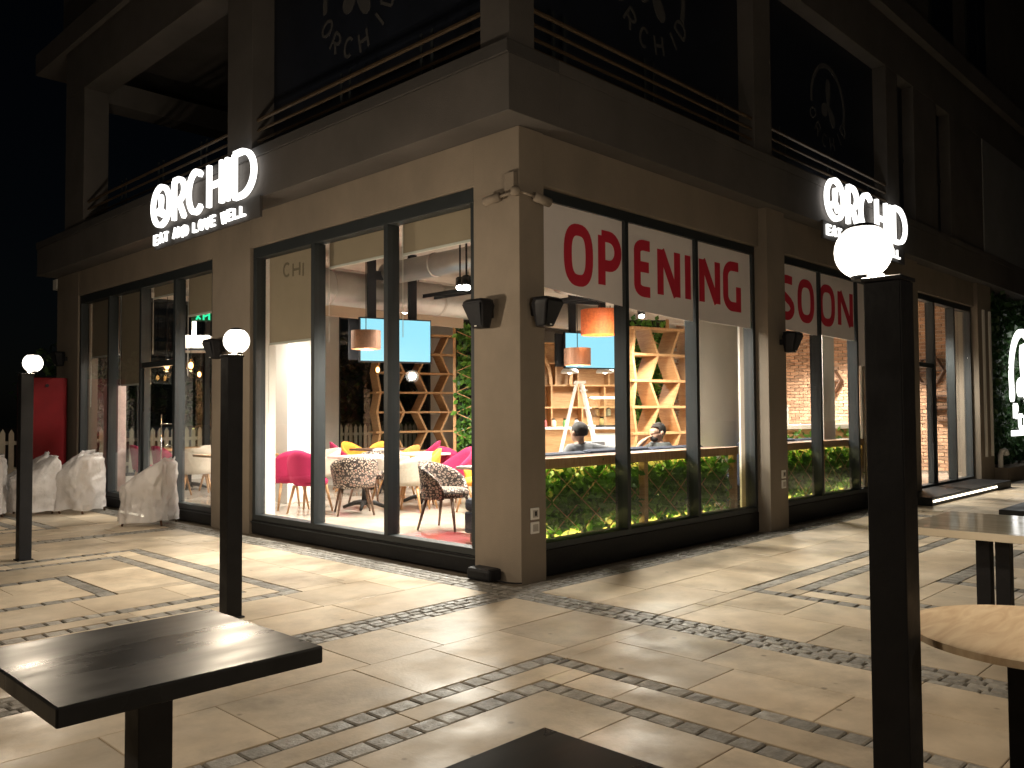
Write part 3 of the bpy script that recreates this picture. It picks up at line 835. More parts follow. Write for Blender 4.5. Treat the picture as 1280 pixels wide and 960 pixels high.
B(-.088, -.10, .03, -.0855, .10, .085).build('front_panel', PLINTH, t)
MB().tube([(.0, -.14, .02), (.02, -.25, .008), (.06, -.33, .006), (.10, -.375, .006)], .006, 6).build('cable', BLACKM, t)

# ------------------------------------------------------------------ lamp posts
def lamp_post(label, x, y):
    t = thing('lamp_post', label, 'lamp post', (x, y, 0), 0, 'black lamp posts on the plaza')
    B(-.06, -.06, .012, .06, .06, 1.93).build('post', BLACKM, t, bevel=.004)
    B(-.075, -.075, 0.0, .075, .075, .012).build('base_plate', BLACKM, t, bevel=.003)
    B(-.066, -.066, 1.93, .066, .066, 1.945).build('cap', BLACKM, t, bevel=.003)
    MB().tube([(0.02, .02, 1.945), (.06, .07, 1.96), (.09, .105, 1.975)], .018, 8).build('bracket', BLACKM, t)
    MB().sphere((.10, .12, 2.065), .098, 24, 14).build('globe', LAMPW, t, smooth=True)
    pointlight('lamp_light', t, (.10, .12, 2.065), 125, (1.0, 0.84, 0.65), 0.055)
    MB().lathe([(.04, 0), (.045, .02), (.03, .03)], 14, (.10, .12, 1.963)).build('lamp_holder', BLACKM, t)
    ca = math.radians(36); rc = .1025
    MB().lathe([(max(.0005, rc * math.sin(ca * i / 8)), rc * math.cos(ca * i / 8)) for i in range(9)][::-1], 24, (.10, .12, 2.065)).build('uplight_shield', BLACKM, t, smooth=True)  # hood added over the globe to cut its upward light
    return t
lamp_post('black square lamp post beside the round plywood table', -2.53, -4.11)
lamp_post('black square lamp post behind the black table, in front of the left column', -2.36, .73)
lamp_post('black square lamp post in front of the plastic wrapped chairs', -2.61, 4.68)
lamp_post('black square lamp post standing outside the picture beyond the black square table', -6.5, -1.2)
lamp_post('black square lamp post standing outside the picture, added to fill light on the foreground paving', -2.5, -8.9)  # unseen lamp added as fill for the foreground paving

# ------------------------------------------------------------------ outdoor tables
def square_table(label, x, y, sx=.8, sy=.77, top=BLACKTOP):
    t = thing('square_table', label, 'table', (x, y, 0), 0, 'black square outdoor tables')
    B(-sx / 2, -sy / 2, .695, sx / 2, sy / 2, .75).build('table_top', top, t, bevel=.006)
    B(-.055, -.055, .03, .055, .055, .694).build('leg', BLACKM, t, bevel=.004)
    B(-.24, -.24, 0, .24, .24, .03).build('base_plate', BLACKM, t, bevel=.008)
    return t
square_table('black square table beside the middle lamp post, reflecting its light', -4.285, -2.415)
square_table('black square table in the dark corner of the plaza nearest the paved corner bands', -4.32, -4.18)
square_table('black square table standing behind the cream stone table', 2.12, -3.72)
t = thing('stone_table', 'cream polished stone table on two black square legs', 'table', (.84, -3.53, 0))
B(-.54, -.43, .70, .54, .43, .75).build('table_top', MARBLE, t, bevel=.006)
for q in (-.058, .058): B(-.045, q - .043 , .02, .045, q + .043, .699).build('leg', BLACKM, t, bevel=.003)
B(-.28, -.2, 0, .28, .2, .02).build('base_plate', BLACKM, t, bevel=.005)
t = thing('round_table', 'round pale plywood table on a black box leg next to the lamp post', 'table', (-2.13, -4.455, 0))
MB().lathe([(.40, .722), (.422, .724), (.424, .748), (.416, .75), (0.0001, .75)], 64).build('table_top', PLY, t)
B(-.095, -.095, .02, .095, .095, .721).build('leg', BLACKM, t, bevel=.004)
B(-.2, -.2, 0, .2, .2, .02).build('base_plate', BLACKM, t, bevel=.005)

# ------------------------------------------------------------------ wrapped chairs, red cabinet, picket fences
def plasticmat():
    m, nt, N, L, P = nodes_of('wrapping_plastic')
    P.inputs['Base Color'].default_value = (.85, .81, .80, 1); P.inputs['Roughness'].default_value = .22
    tc = N.new('ShaderNodeTexCoord'); n = N.new('ShaderNodeTexNoise'); n.inputs['Scale'].default_value = 7; n.inputs['Detail'].default_value = 5; n.inputs['Distortion'].default_value = 2.5
    L.new(tc.outputs['Object'], n.inputs['Vector'])
    b = N.new('ShaderNodeBump'); b.inputs['Strength'].default_value = .45; b.inputs['Distance'].default_value = .04
    L.new(n.outputs['Fac'], b.inputs['Height']); L.new(b.outputs[0], P.inputs['Normal'])
    tr = N.new('ShaderNodeBsdfTransparent'); ms = N.new('ShaderNodeMixShader'); ms.inputs[0].default_value = .24
    t2 = N.new('ShaderNodeBsdfTranslucent'); t2.inputs[0].default_value = (.7, .66, .63, 1)
    m2 = N.new('ShaderNodeMixShader'); m2.inputs[0].default_value = .3
    L.new(P.outputs[0], m2.inputs[1]); L.new(t2.outputs[0], m2.inputs[2])
    L.new(m2.outputs[0], ms.inputs[1]); L.new(tr.outputs[0], ms.inputs[2]); L.new(ms.outputs[0], N['Material Output'].inputs[0])
    return m
PLASTIC = plasticmat()
def wrapped_chair(label, x, y, rz, seed, H=.90):
    t = thing('wrapped_chair', label, 'chair', (x, y, 0), rz, 'plastic wrapped chairs outside')
    n = 84; m = 44; vs = []; fs = []
    for j in range(m + 1):
        q = j / m
        zb = .06 + (H - .06) * q
        # front (-y) slopes away above arm height, the back stays upright
        fr = -.33 + .03 * q if zb < .54 else -.33 + .03 * q + .47 * ((zb - .54) / (H - .54)) ** .9
        bk = .31 - .05 * q
        a = .31 * (1 - .18 * q ** 3) + .015 * math.sin(q * 9 + seed)
        if q > .9: a *= 1 - 2.2 * (q - .9); bk -= (q - .9) * .6; fr += (q - .9) * .5
        cy_, by_ = (fr + bk) / 2, max(.03, (bk - fr) / 2)
        for i in range(n):
            an = 2 * PI * i / n; c = math.cos(an); s_ = math.sin(an)
            px = a * math.copysign(abs(c) ** .72, c); py = cy_ + by_ * math.copysign(abs(s_) ** .72, s_)
            p3 = Vector((px * 4.4, py * 4.4, zb * 1.7 + seed * 7 + px * .8))
            nz = noise.noise(p3) * .035 + (.5 - abs(noise.noise(p3 * 1.9))) * .06 - .025 + (.3 - abs(noise.noise(p3 * 4.1))) * .03
            k = 1 + nz / max(.12, math.hypot(px, py - cy_))
            zz = zb + (.05 * noise.noise(Vector((c * 2, s_ * 2, seed))) if j in (0, m) else 0)
            vs.append((px * k * 1.16, (cy_ + (py - cy_) * k) * 1.14, max(.015, zz)))
    for j in range(m):
        for i in range(n):
            l = (i + 1) % n
            fs.append((j * n + i, j * n + l, (j + 1) * n + l, (j + 1) * n + i))
    fs.append(tuple(m * n + i for i in range(n)))
    mb = MB(); mb.add(vs, fs); mb.build('plastic_wrap', PLASTIC, t, smooth=True)
    ch = MB(); ch.box(-.23, -.24, .38, .23, .20, .47); ch.build('seat', BEIGE, t, bevel=.04)
    ch = MB(); ch.add([(-.24, .12, .45), (.24, .12, .45), (.24, .20, .45), (-.24, .20, .45), (-.20, .20, H - .07), (.20, .20, H - .07), (.20, .25, H - .07), (-.20, .25, H - .07)],
                      [(0, 3, 2, 1), (4, 5, 6, 7), (0, 1, 5, 4), (1, 2, 6, 5), (2, 3, 7, 6), (3, 0, 4, 7)]); ch.build('backrest', BEIGE, t, bevel=.03)
    for sx in (-1, 1):
        for sy in (-1, 1):
            MB().tube([(sx * .20, sy * .19, .38), (sx * .25, sy * .27, 0.0)], [.024, .015], 8).build('leg', WOODD, t, smooth=True)
    return t
wrapped_chair('plastic wrapped chair standing alone beside the glass door', -0.48, 6.62, 3.9, 1)
wrapped_chair('plastic wrapped chair in the huddle, tilted open towards the door light', -0.62, 8.92, 3.7, 2)
wrapped_chair('plastic wrapped chair pushed against the wall behind the other wrapped chairs', -0.42, 9.72, 3.9, 3, .92)
wrapped_chair('plastic wrapped chair directly behind the slim lamp post', -1.15, 9.15, 4.6, 4, .88)
wrapped_chair('plastic wrapped chair at the open end of the huddle near the picket fence', -1.78, 9.6, 4.2, 5, .9)
wrapped_chair('plastic wrapped chair farthest from the door, where the picket fence shows behind', -2.0, 9.05, 4.0, 8, .9)
wrapped_chair('plastic wrapped chair in front of the red cabinet', -1.0, 9.98, 4.4, 6, .9)
t = thing('red_cabinet', 'tall red metal cabinet beside the end column', 'cabinet', (-0.42, 11.35, 0))
B(-.30, -.34, .04, .30, .34, 2.17).build('cabinet_body', REDM, t, bevel=.012)
B(-.316, -.30, .10, -.302, .30, 2.10).build('door', REDM, t, bevel=.006)
B(-.32, -.345, 0, .32, .345, .038).build('plinth', BLACKM, t)
MB().tube([(-.03, -.348, 2.03), (-.03, -.36, 2.03)], .03, 10).build('lock', BLACKM, t)
t = thing('picket_fence', 'white wooden picket fence along the dark yard', 'fence', (0, 13.0, 0))
for z in (.45, .95): B(-3.2, .012, z, 12.5, .05, z + .07).build('rail', FENCEW, t)
pk = MB().prism([(-.045, 0, .08), (.045, 0, .08), (.045, 0, 1.16), (0, 0, 1.24), (-.045, 0, 1.16)], (0, -.02, 0)).build('picket', FENCEW, t)
x = -3.15
first = True
while x < 12.4:
    o = pk if first else dup(pk, t)
    o.location = (x, .01, random.uniform(-.01, .01)); first = False
    x += .15
# dark bushes in the yard beyond the fence
for i, (x, y, s_) in enumerate(((-2.0, 14.6, 1.5), (1.5, 15.0, 1.8), (5.0, 14.8, 1.6), (8.2, 15.2, 2.0), (11.2, 14.7, 1.6))):
    lab = ['low dark bush beyond the fence near the red cabinet', 'dark bush beyond the fence opposite the glass door', 'dark bush beyond the fence opposite the white interior column', 'tall dark bush beyond the fence behind the zigzag shelves', 'dark bush at the far end of the picket fence'][i]
    t = thing('yard_bush', lab, 'bush', (x, y, 0), 0, 'dark bushes in the yard')
    MB().tube([(0, 0, 0), (.05, 0, .6), (0, .05, s_)], [.06, .05, .02], 7).build('trunk', WOODD, t)
    def fn(s_=s_):
        while True:
            p = Vector((random.uniform(-1, 1), random.uniform(-1, 1), random.uniform(-1, 1)))
            if p.length < 1: return (p.x * s_ * .75, p.y * s_ * .5, s_ + .1 + p.z * s_ * .85)
    mb = MB(); leaves(mb, 900, fn, .2); mb.build('crown', GREEND, t)

# ------------------------------------------------------------------ interior: chairs and tables
Z0 = 0.16
def shell(mb, A, rad, zb, harm, hback, th=.045, flare=.05, p=1.0, n=20, m=5, ys=1.0):
    """upholstered back wrapping round the seat; front of the chair is -y"""
    ou = []; inn = []
    for i in range(n + 1):
        a = -A + 2 * A * i / n; an = math.radians(a)
        k = math.cos(an * 90 / A) ** p if abs(a) < A else 0
        top = harm + (hback - harm) * max(0, k)
        for j in range(m + 1):
            v = j / m; z = zb + (top - zb) * v; rr = rad + flare * v
            ou.append((rr * math.sin(an), rr * ys * math.cos(an), z))
            inn.append(((rr - th) * math.sin(an), (rr - th) * ys * math.cos(an), z - (.0 if j < m else .006)))
    k = m + 1; N_ = (n + 1) * k; fs = []
    for i in range(n):
        for j in range(m):
            a = i * k + j; b = a + k
            fs += [(a, b, b + 1, a + 1), (N_ + a, N_ + a + 1, N_ + b + 1, N_ + b)]
        a = i * k + m; fs.append((a, a + k, N_ + a + k, N_ + a))
        a = i * k; fs.append((a, N_ + a, N_ + a + k, a + k))
    for i in (0, n):
        for j in range(m):
            a = i * k + j
            fs.append((a, a + 1, N_ + a + 1, N_ + a))
    mb.add(ou + inn, fs)
def make_chair(name, fabric, legm, A, rad, harm, hback, p, label, group, zb=.36):
    t = thing(name, label, 'chair', (0, 0, 0), 0, group)
    mb = MB(); shell(mb, A, rad, zb, harm, hback, p=p); o = mb.build('backrest', fabric, t, smooth=True)
    s_ = rad - .02
    prof = [(.001, .37), (s_ * .9, .37), (s_, .39), (s_ + .01, .43), (s_ - .02, .465), (s_ * .7, .48), (.001, .485)]
    mb = MB(); mb.lathe(prof, 24, (0, -.03, 0)); mb.build('seat', fabric, t, smooth=True)
    for sx in (-1, 1):
        for sy in (-1, 1):
            MB().tube([(sx * rad * .62, sy * rad * .62 - .02, .375), (sx * rad * .88, sy * rad * .92 - .02, 0)], [.023, .013], 8).build('leg', legm, t, smooth=True)
    return t
G_IN = 'upholstered chairs in the dining room'
proto = {
    'patt': make_chair('tub_chair', PATT, WOODD, 118, .27, .46, .78, .55, '', G_IN),
    'mag': make_chair('side_chair', MAGENTA, WOODL, 70, .25, .50, .84, .35, '', G_IN, .42),
    'beige': make_chair('barrel_chair', BEIGE, WOODL, 112, .265, .62, .80, .6, '', G_IN),
    'yel': make_chair('arm_chair', YELLOW, WOODL, 112, .28, .56, .84, 1.4, '', G_IN),
    'orange': make_chair('arm_chair', ORANGE, WOODL, 112, .28, .56, .84, 1.4, '', G_IN),
    'magarm': make_chair('arm_chair', MAGENTA, WOODL, 112, .28, .56, .86, 1.4, '', G_IN),
}
used = set()
def chair(kind, label, x, y, deg):
    o = place(proto[kind], kind not in used, label, (x, y, Z0), math.radians(deg)); used.add(kind); return o
chair('patt', 'patterned tub chair facing the glass next to the corner column', 1.12, 2.28, 18)
chair('patt', 'patterned tub chair with its back to the glass, between magenta chairs and beige chair', 1.28, 4.30, 150)
chair('patt', 'patterned tub chair at the far side of the pale table', 2.25, 5.25, 300)
chair('mag', 'magenta side chair next to the white pier, its back to the glass', 1.05, 5.55, 165)
chair('mag', 'magenta side chair turned towards the pale table beside the window mullion', .98, 4.92, 120)
chair('beige', 'beige barrel chair seen from behind beside the pale table', 2.0, 4.02, 215)
chair('yel', 'yellow armchair behind the beige barrel chair', 2.38, 4.28, 235)
chair('magarm', 'magenta armchair behind the patterned tub chair by the corner column', 2.75, 3.98, 250)
chair('yel', 'yellow armchair half hidden by the corner column', 2.55, 3.12, 260)
chair('magarm', 'magenta armchair at the dark edged table further back', 3.25, 7.25, 60)
chair('yel', 'yellow armchair at the dark edged table, next to the magenta armchair', 3.75, 7.62, 20)
chair('yel', 'yellow armchair at the dark edged table, under the hanging screen', 3.95, 7.1, 330)
chair('orange', 'orange armchair in front of the zigzag shelves', 3.2, 5.75, 200)
chair('magarm', 'magenta armchair in front of the zigzag shelves', 4.3, 6.5, 220)
chair('beige', 'beige barrel chair at the wooden table behind the glass door bay', 1.1, 8.55, 160)
chair('beige', 'beige barrel chair at the far side of the wooden table', 1.75, 9.05, 10)
chair('mag', 'magenta side chair inside the glass door', .75, 8.75, 100)
chair('mag', 'magenta side chair under the long blind, beside the totem', .70, 9.5, 90)
chair('magarm', 'magenta armchair between the ladder and the sofa', 4.35, 2.75, 20)
chair('beige', 'beige barrel chair by the white interior column', 2.1, 6.35, 260)

def table(label, x, y, sx, sy, top, deg=0, edge=False):
    t = thing('dining_table', label, 'table', (x, y, Z0), math.radians(deg), 'dining tables')
    B(-sx / 2, -sy / 2, .715, sx / 2, sy / 2, .75).build('table_top', top, t, bevel=.006)
    MB().tube([(0, 0, .05), (0, 0, .714)], .035, 10).build('column', BLACKM, t, smooth=True)
    mb = MB()
    for a in range(4):
        c, s_ = math.cos(a * PI / 2 + .78), math.sin(a * PI / 2 + .78)
        mb.tube([(0, 0, .10), (c * .14, s_ * .14, .085), (c * .30, s_ * .30, .022)], [.04, .032, .022], 8)
    mb.build('base', BLACKM, t, smooth=True)
    return t
PALE = mat('pale_table_top', (.70, .63, .54), .25, var=.08, scale=4, bump=.02)
table('pale topped table between the patterned, beige and yellow chairs', 1.75, 4.72, .75, .75, PALE)
table('pale topped table against the corner column beside the patterned tub chair', 1.32, 1.55, .75, .7, PALE)
chair('mag', 'magenta side chair at the pale table under the first cyan screen', 3.35, 4.55, 90)
chair('beige', 'beige barrel chair at the pale table under the first cyan screen', 2.75, 5.35, 10)
table('pale topped table under the first cyan screen', 2.85, 4.75, .7, .7, PALE)
table('dark edged table among yellow armchairs', 3.45, 6.55, .8, .8, WOODD)
table('oak table beside the white interior column', .95, 6.75, 1.2, .7, WOODH)
table('long oak table with beige chairs behind the glass door bay', 1.55, 9.75, 1.4, .75, WOODH, 10)
table('pale topped table beside the sofa and laptop', 3.15, 1.95, 1.1, .6, PALE)
t = tag(B(.14, .62, .161, 1.0, 2.3, .166).build('rug', mat('red_rug', (.20, .012, .02), .35, var=.2, scale=10)), 'dark red mat on the floor beside the corner column', 'rug')

# ------------------------------------------------------------------ planters with lattice, and sofas behind
def planter(label, x0, x1, posts, nleaf):
    L_ = x1 - x0
    t = thing('planter', label, 'planter', (x0, .24, Z0), 0, 'glowing planters behind the right windows')
    B(0, 0, .80, L_, .09, .90).build('top_rail', WOODH, t, bevel=.005)
    B(0, 0, 0.0, L_, .09, .13).build('bottom_rail', WOODD, t, bevel=.005)
    for x in posts: B(x - x0 - .035, .005, .131, x - x0 + .035, .085, .799).build('post', WOODL, t, bevel=.004)
    B(0, .34, 0, L_, .36, .85).build('back_panel', mat('planter_back', (.34, .29, .11), .7), t)
    B(.05, .28, .845, L_ - .05, .32, .87).build('light_strip', LEDY, t)
    B(.05, .28, .02, L_ - .05, .32, .045).build('light_strip', LEDY, t)
    B(0, .092, .872, L_, .37, .895).build('led_shield', WOODD, t)  # cover added to keep the strip's light off the columns behind
    mb = MB(); x = -.6
    while x < L_:
        for s_ in (1, -1):
            a = (x, .03 + .012 * s_, .14) if s_ > 0 else (x + .9, .03 + .012 * s_, .14)
            b = (x + .9, .03 + .012 * s_, .79) if s_ > 0 else (x, .03 + .012 * s_, .79)
            a = list(a); b = list(b)
            def clip(p, q, lim):
                if p[0] < lim: tt = (lim - p[0]) / (q[0] - p[0]); return [p[k] + (q[k] - p[k]) * tt for k in range(3)]
                return p
            def clipr(p, q, lim):
                if p[0] > lim: tt = (lim - p[0]) / (q[0] - p[0]); return [p[k] + (q[k] - p[k]) * tt for k in range(3)]
                return p
            if max(a[0], b[0]) > .02 and min(a[0], b[0]) < L_ - .02:
                a2 = clipr(clip(a, b, .01), b, L_ - .01); b2 = clipr(clip(b, a, .01), a, L_ - .01)
                mb.bar(a2, b2, .008, .008)
        x += .45
    mb.build('lattice', WOODL, t)
    mb = MB(); leaves(mb, nleaf, lambda: (random.uniform(.03, L_ - .05), random.uniform(.06, .24), random.choice((random.uniform(.06, .80), random.uniform(.2, .72), random.uniform(.25, .7)))), .115, (0, -1, .2), 1.0)
    o = mb.build('foliage', GREENL, t); o['kind'] = 'stuff'
    return t
planter('glowing planter with lattice and leaves under the first red lettered banners', .42, 4.25, (.46, 2.25, 4.18), 2900)
planter('glowing planter with lattice and leaves under the second banner window', 5.0, 8.25, (5.05, 6.75, 8.2), 1900)
def sofa(label, x0, x1):
    t = thing('banquette_sofa', label, 'sofa', (x0, .62, Z0), 0, 'navy sofas along the right windows')
    L_ = x1 - x0
    B(0, .18, .10, L_, .72, .32).build('base', NAVY, t, bevel=.02)
    n = 3
    for i in range(n):
        a = i * L_ / n
        B(a + .006, .16, .321, a + L_ / n - .006, .74, .46).build('seat_cushion', NAVY, t, bevel=.05)
        B(a + .006, .0, .30, a + L_ / n - .006, .158, .925 + .012 * (i % 2)).build('back_cushion', NAVY, t, bevel=.06)
    for q in (.08, L_ - .08):
        for yy in (.25, .65): B(q - .03, yy - .03, 0, q + .03, yy + .03, .099).build('foot', WOODD, t)
    return t
sofa('navy banquette sofa behind the first planter, under two seated people', .55, 4.1)
sofa('navy banquette sofa behind the second planter', 5.1, 7.5)

# ------------------------------------------------------------------ people
def skinned(name, verts, edges, m, parent, sub=2):
    me = bpy.data.meshes.new(name); me.from_pydata([v[:3] for v in verts], edges, []); me.update()
    me.materials.append(m)
    o = bpy.data.objects.new(name, me); COL.objects.link(o); o.parent = parent
    sk = o.modifiers.new('skin', 'SKIN'); sk.use_smooth_shade = True
    lay_ = me.skin_vertices[0].data if me.skin_vertices else None
    if lay_ is None:
        bpy.context.view_layer.objects.active = o
        bpy.ops.mesh.customdata_skin_add()
        lay_ = me.skin_vertices[0].data
    for i, v in enumerate(verts):
        rr = v[3]
        lay_[i].radius = rr if isinstance(rr, tuple) else (rr, rr)
        lay_[i].use_root = (i == 0)
    ss = o.modifiers.new('sub', 'SUBSURF'); ss.levels = sub; ss.render_levels = sub
    return o
def chain(V, Ed, start, pts):
    i = start
    for p in pts:
        V.append(p); Ed.append((i, len(V) - 1)); i = len(V) - 1
    return i
def person(label, loc, rz, shirt, arms, headdir, beard=False):
    """seated figure, local front is -y, seat surface at z = 0"""
    t = thing('person', label, 'person', loc, rz)
    V = [(0, 0, .10, .135)]; Ed = []
    chest = chain(V, Ed, 0, [(0, .02, .28, .125), (0, .02, .50, .14)])
    nk = chain(V, Ed, chest, [(0, .01, .575, .075), (0, -.0, .61, .052)])
    hx, hy = headdir
    hd = chain(V, Ed, nk, [(hx * .02, hy * .02, .655, .078), (hx * .015, hy * .015, .72, .092), (hx * .0, hy * .0, .785, .07)])
    chain(V, Ed, hd - 1, [(hx * .095, hy * .095, .70, .026), (hx * .118, hy * .118, .688, .014)])
    chain(V, Ed, hd - 2, [(hx * .075, hy * .075, .632, .036)])
    for s_ in (-1, 1):
        hp = chain(V, Ed, 0, [(s_ * .11, -.06, .09, .095), (s_ * .13, -.42, .09, .07), (s_ * .13, -.46, -.30, .05), (s_ * .13, -.58, -.38, .038)])
        pts = arms[0 if s_ < 0 else 1]
        sh = chain(V, Ed, chest, [(s_ * .17, .02, .52, .065)] + [(*p, rr) for p, rr in zip(pts, (.046, .038, .03, .028))])
        # fingers leave the palm one by one
        a = Vector(V[sh][:3]); b = Vector(V[sh - 1][:3]); dd_ = (a - b).normalized()
        side = dd_.cross(Vector((0, 0, 1))).normalized()
        for k, ln in enumerate((.065, .075, .07, .055)):
            o_ = side * (.027 - k * .018)
            chain(V, Ed, sh, [(*(a + o_ + dd_ * .03), .011), (*(a + o_ + dd_ * (.03 + ln * .55) + Vector((0, 0, -.008))), .0095), (*(a + o_ + dd_ * (.03 + ln) + Vector((0, 0, -.024))), .008)])
        chain(V, Ed, sh, [(*(a + side * .04 - dd_ * .005), .012), (*(a + side * .058 + dd_ * .03), .010)])
    skinned('body', V, Ed, SKIN, t)
    # clothing follows the body a little outside it
    V = [(0, 0, .08, .152)]; Ed = []
    chest = chain(V, Ed, 0, [(0, .02, .28, .142), (0, .02, .49, .158)])
    chain(V, Ed, chest, [(0, .01, .575, .085)])
    for s_ in (-1, 1):
        pts = arms[0 if s_ < 0 else 1]
        e_ = Vector(pts[0]); w_ = Vector(pts[1]); c_ = e_ + (w_ - e_) * .85
        chain(V, Ed, chest, [(s_ * .175, .02, .515, .085), (*pts[0], .062), (*c_, .05)])
    skinned('shirt', V, Ed, shirt, t)
    V = [(0, -.02, .06, .15)]; Ed = []
    for s_ in (-1, 1):
        chain(V, Ed, 0, [(s_ * .11, -.08, .085, .11), (s_ * .13, -.42, .09, .085), (s_ * .13, -.46, -.30, .065)])
    skinned('trousers', V, Ed, JEANS, t)
    mb = MB(); vs = []; fs = []; n = 20; m = 8
    for j in range(m + 1):
        ph = PI * .70 * j / m
        for i in range(n):
            an = 2 * PI * i / n
            dx, dy = math.sin(ph) * math.cos(an), math.sin(ph) * math.sin(an)
            front = (dx * hx + dy * hy)
            zz = math.cos(ph)
            if front > .35 and zz < .45: zz = .45
            rr = .103 + .004 * noise.noise(Vector((dx * 9, dy * 9, zz * 9)))
            vs.append((dx * rr - hx * .008, dy * rr - hy * .008, .735 + zz * .105))
    for j in range(m):
        for i in range(n):
            l = (i + 1) % n; fs.append((j * n + i, j * n + l, (j + 1) * n + l, (j + 1) * n + i))
    mb.add(vs, fs); mb.build('hair', HAIR, t, smooth=True)
    per = Vector((-hy, hx, 0)); fw = Vector((hx, hy, 0))
    for s_ in (-1, 1):
        c = Vector((0, 0, .70)) + per * (.094 * s_)
        MB().sphere(c, .026, 10, 8, 1.3).build('ear', SKIN, t, smooth=True)
        c = Vector((0, 0, .715)) + per * (.033 * s_) + fw * .083
        MB().sphere(c, .013, 10, 8).build('eye', HAIR, t, smooth=True)
    c = Vector((0, 0, .655)) + fw * .082
    MB().bar(c - per * .025, c + per * .025, .012, .008).build('mouth', mat('lips', (.3, .12, .1), .6), t)
    if beard:
        mb = MB(); mb.sphere((0, 0, 0), .06, 12, 8, .75); o = mb.build('beard', HAIR, t, smooth=True, loc=(hx * .05, hy * .05, .63))
    return t
# man with an arm laid along the sofa back, his back to the window
person('seated person with dark hair in grey shirt, arm stretched along the sofa back', (2.14, 1.10, .56), PI, GREYSH,
       [((-.40, .16, .48), (-.66, .18, .475), (-.74, .18, .475)), ((.30, -.10, .26), (.20, -.32, .22), (.16, -.40, .22))], (0, -1))
# man in profile, hand at his face, looking at the laptop
person('seated bearded person in charcoal sweater holding a hand to the face', (3.76, 1.12, .53), -PI * .62, DARKSH,
       [((-.22, -.24, .34), (-.08, -.22, .56), (-.04, -.16, .62)), ((.26, -.16, .24), (.16, -.36, .26), (.12, -.44, .26))], (0, -1), True)
t = thing('laptop', 'open laptop on the pale table in front of the bearded person', 'laptop', (3.32, 1.86, .912), 2.3)
B(-.16, -.11, 0, .16, .11, .014).build('keyboard_base', mat('laptop_grey', (.3, .3, .32), .4), t, bevel=.003)
o = B(-.16, -.006, 0, .16, .006, .21).build('screen_lid', mat('laptop_grey', (.3, .3, .32), .4), t, bevel=.003, loc=(0, .115, .012)); o.rotation_euler = (-.3, 0, 0)
B(-.148, -.0085, .012, .148, -.0065, .198).build('display', glow('laptop_screen', (.1, .22, .6), .8), o)

# ------------------------------------------------------------------ shelves, plant walls, counter
def zigzag(label, x, y, deg, W, levels, dz=.45, dep=.30):
    t = thing('zigzag_shelf', label, 'shelf unit', (x, y, Z0), math.radians(deg), 'zigzag oak shelf units')
    for i in range(levels + 1): B(-W / 2, -dep / 2, i * dz, W / 2, dep / 2, i * dz + .045).build('shelf', WOODH, t, bevel=.003)
    n = max(2, round(W / .55))
    for i in range(levels):
        for k in range(n + 1):
            s_ = 1 if (i + k) % 2 else -1
            xb = -W / 2 + k * W / n; o_ = W / n * .36 * s_ * (1 if i % 2 else 1)
            a = max(-W / 2 + .03, min(W / 2 - .03, xb - o_ / 2)); b = max(-W / 2 + .03, min(W / 2 - .03, xb + o_ / 2))
            if i % 2: pass
            z0_, z1_ = i * dz + .046, (i + 1) * dz - .001
            MB().add([(a - .025, -dep / 2 + .01, z0_), (a + .025, -dep / 2 + .01, z0_), (a + .025, dep / 2 - .01, z0_), (a - .025, dep / 2 - .01, z0_), (b - .025, -dep / 2 + .01, z1_), (b + .025, -dep / 2 + .01, z1_), (b + .025, dep / 2 - .01, z1_), (b - .025, dep / 2 - .01, z1_)],
                     [(0, 3, 2, 1), (4, 5, 6, 7), (0, 1, 5, 4), (1, 2, 6, 5), (2, 3, 7, 6), (3, 0, 4, 7)]).build('divider', WOODL, t)
    B(W / 2 + .001, -dep / 2, 0, W / 2 + .06, dep / 2, levels * dz + .035).build('side_board', WOODL, t)
    return t
zigzag('tall zigzag oak shelf unit near the dark rear window', 7.3, 10.2, -15, 2.3, 7, .45, .42)
zigzag('zigzag oak shelf unit standing before the plant wall and sofas', 7.55, 3.70, -14, 1.55, 6, .47, .42)
def plant_wall(label, x, y, deg, W, H, n):
    t = thing('plant_wall', label, 'plant wall', (x, y, Z0), math.radians(deg), 'framed indoor plant walls')
    B(-W / 2, 0, 0, W / 2, .05, H).build('backing', mat('soil_dark', (.02, .025, .015), .9), t)
    for q in (-W / 2 - .06, W / 2): B(q, -.10, 0, q + .06, .06, H).build('side_board', WOODL, t)
    mb = MB()
    for i in range(7):
        z = .1 + i * .42
        if z + .4 > H: break
        mb.bar((-W / 2 + .02, -.13, z), (W / 2 - .02, -.13, z + .4), .015, .015); mb.bar((W / 2 - .02, -.145, z), (-W / 2 + .02, -.145, z + .4), .015, .015)
    mb.build('lattice', WOODL, t)
    mb = MB(); leaves(mb, n, lambda: (random.uniform(-W / 2 + .02, W / 2 - .02), random.uniform(-.16, -.01), random.uniform(.03, H - .03)), .14, (0, -1, .1), .8)
    o = mb.build('foliage', GREENL, t); o['kind'] = 'stuff'
    return t
plant_wall('leafy plant wall with oak edge board beside the corner column view', 6.62, 7.45, -45, .95, 3.25, 1300)
plant_wall('leafy plant wall behind the zigzag shelf unit and ladder', 8.72, 4.75, -45, .75, 3.2, 1100)

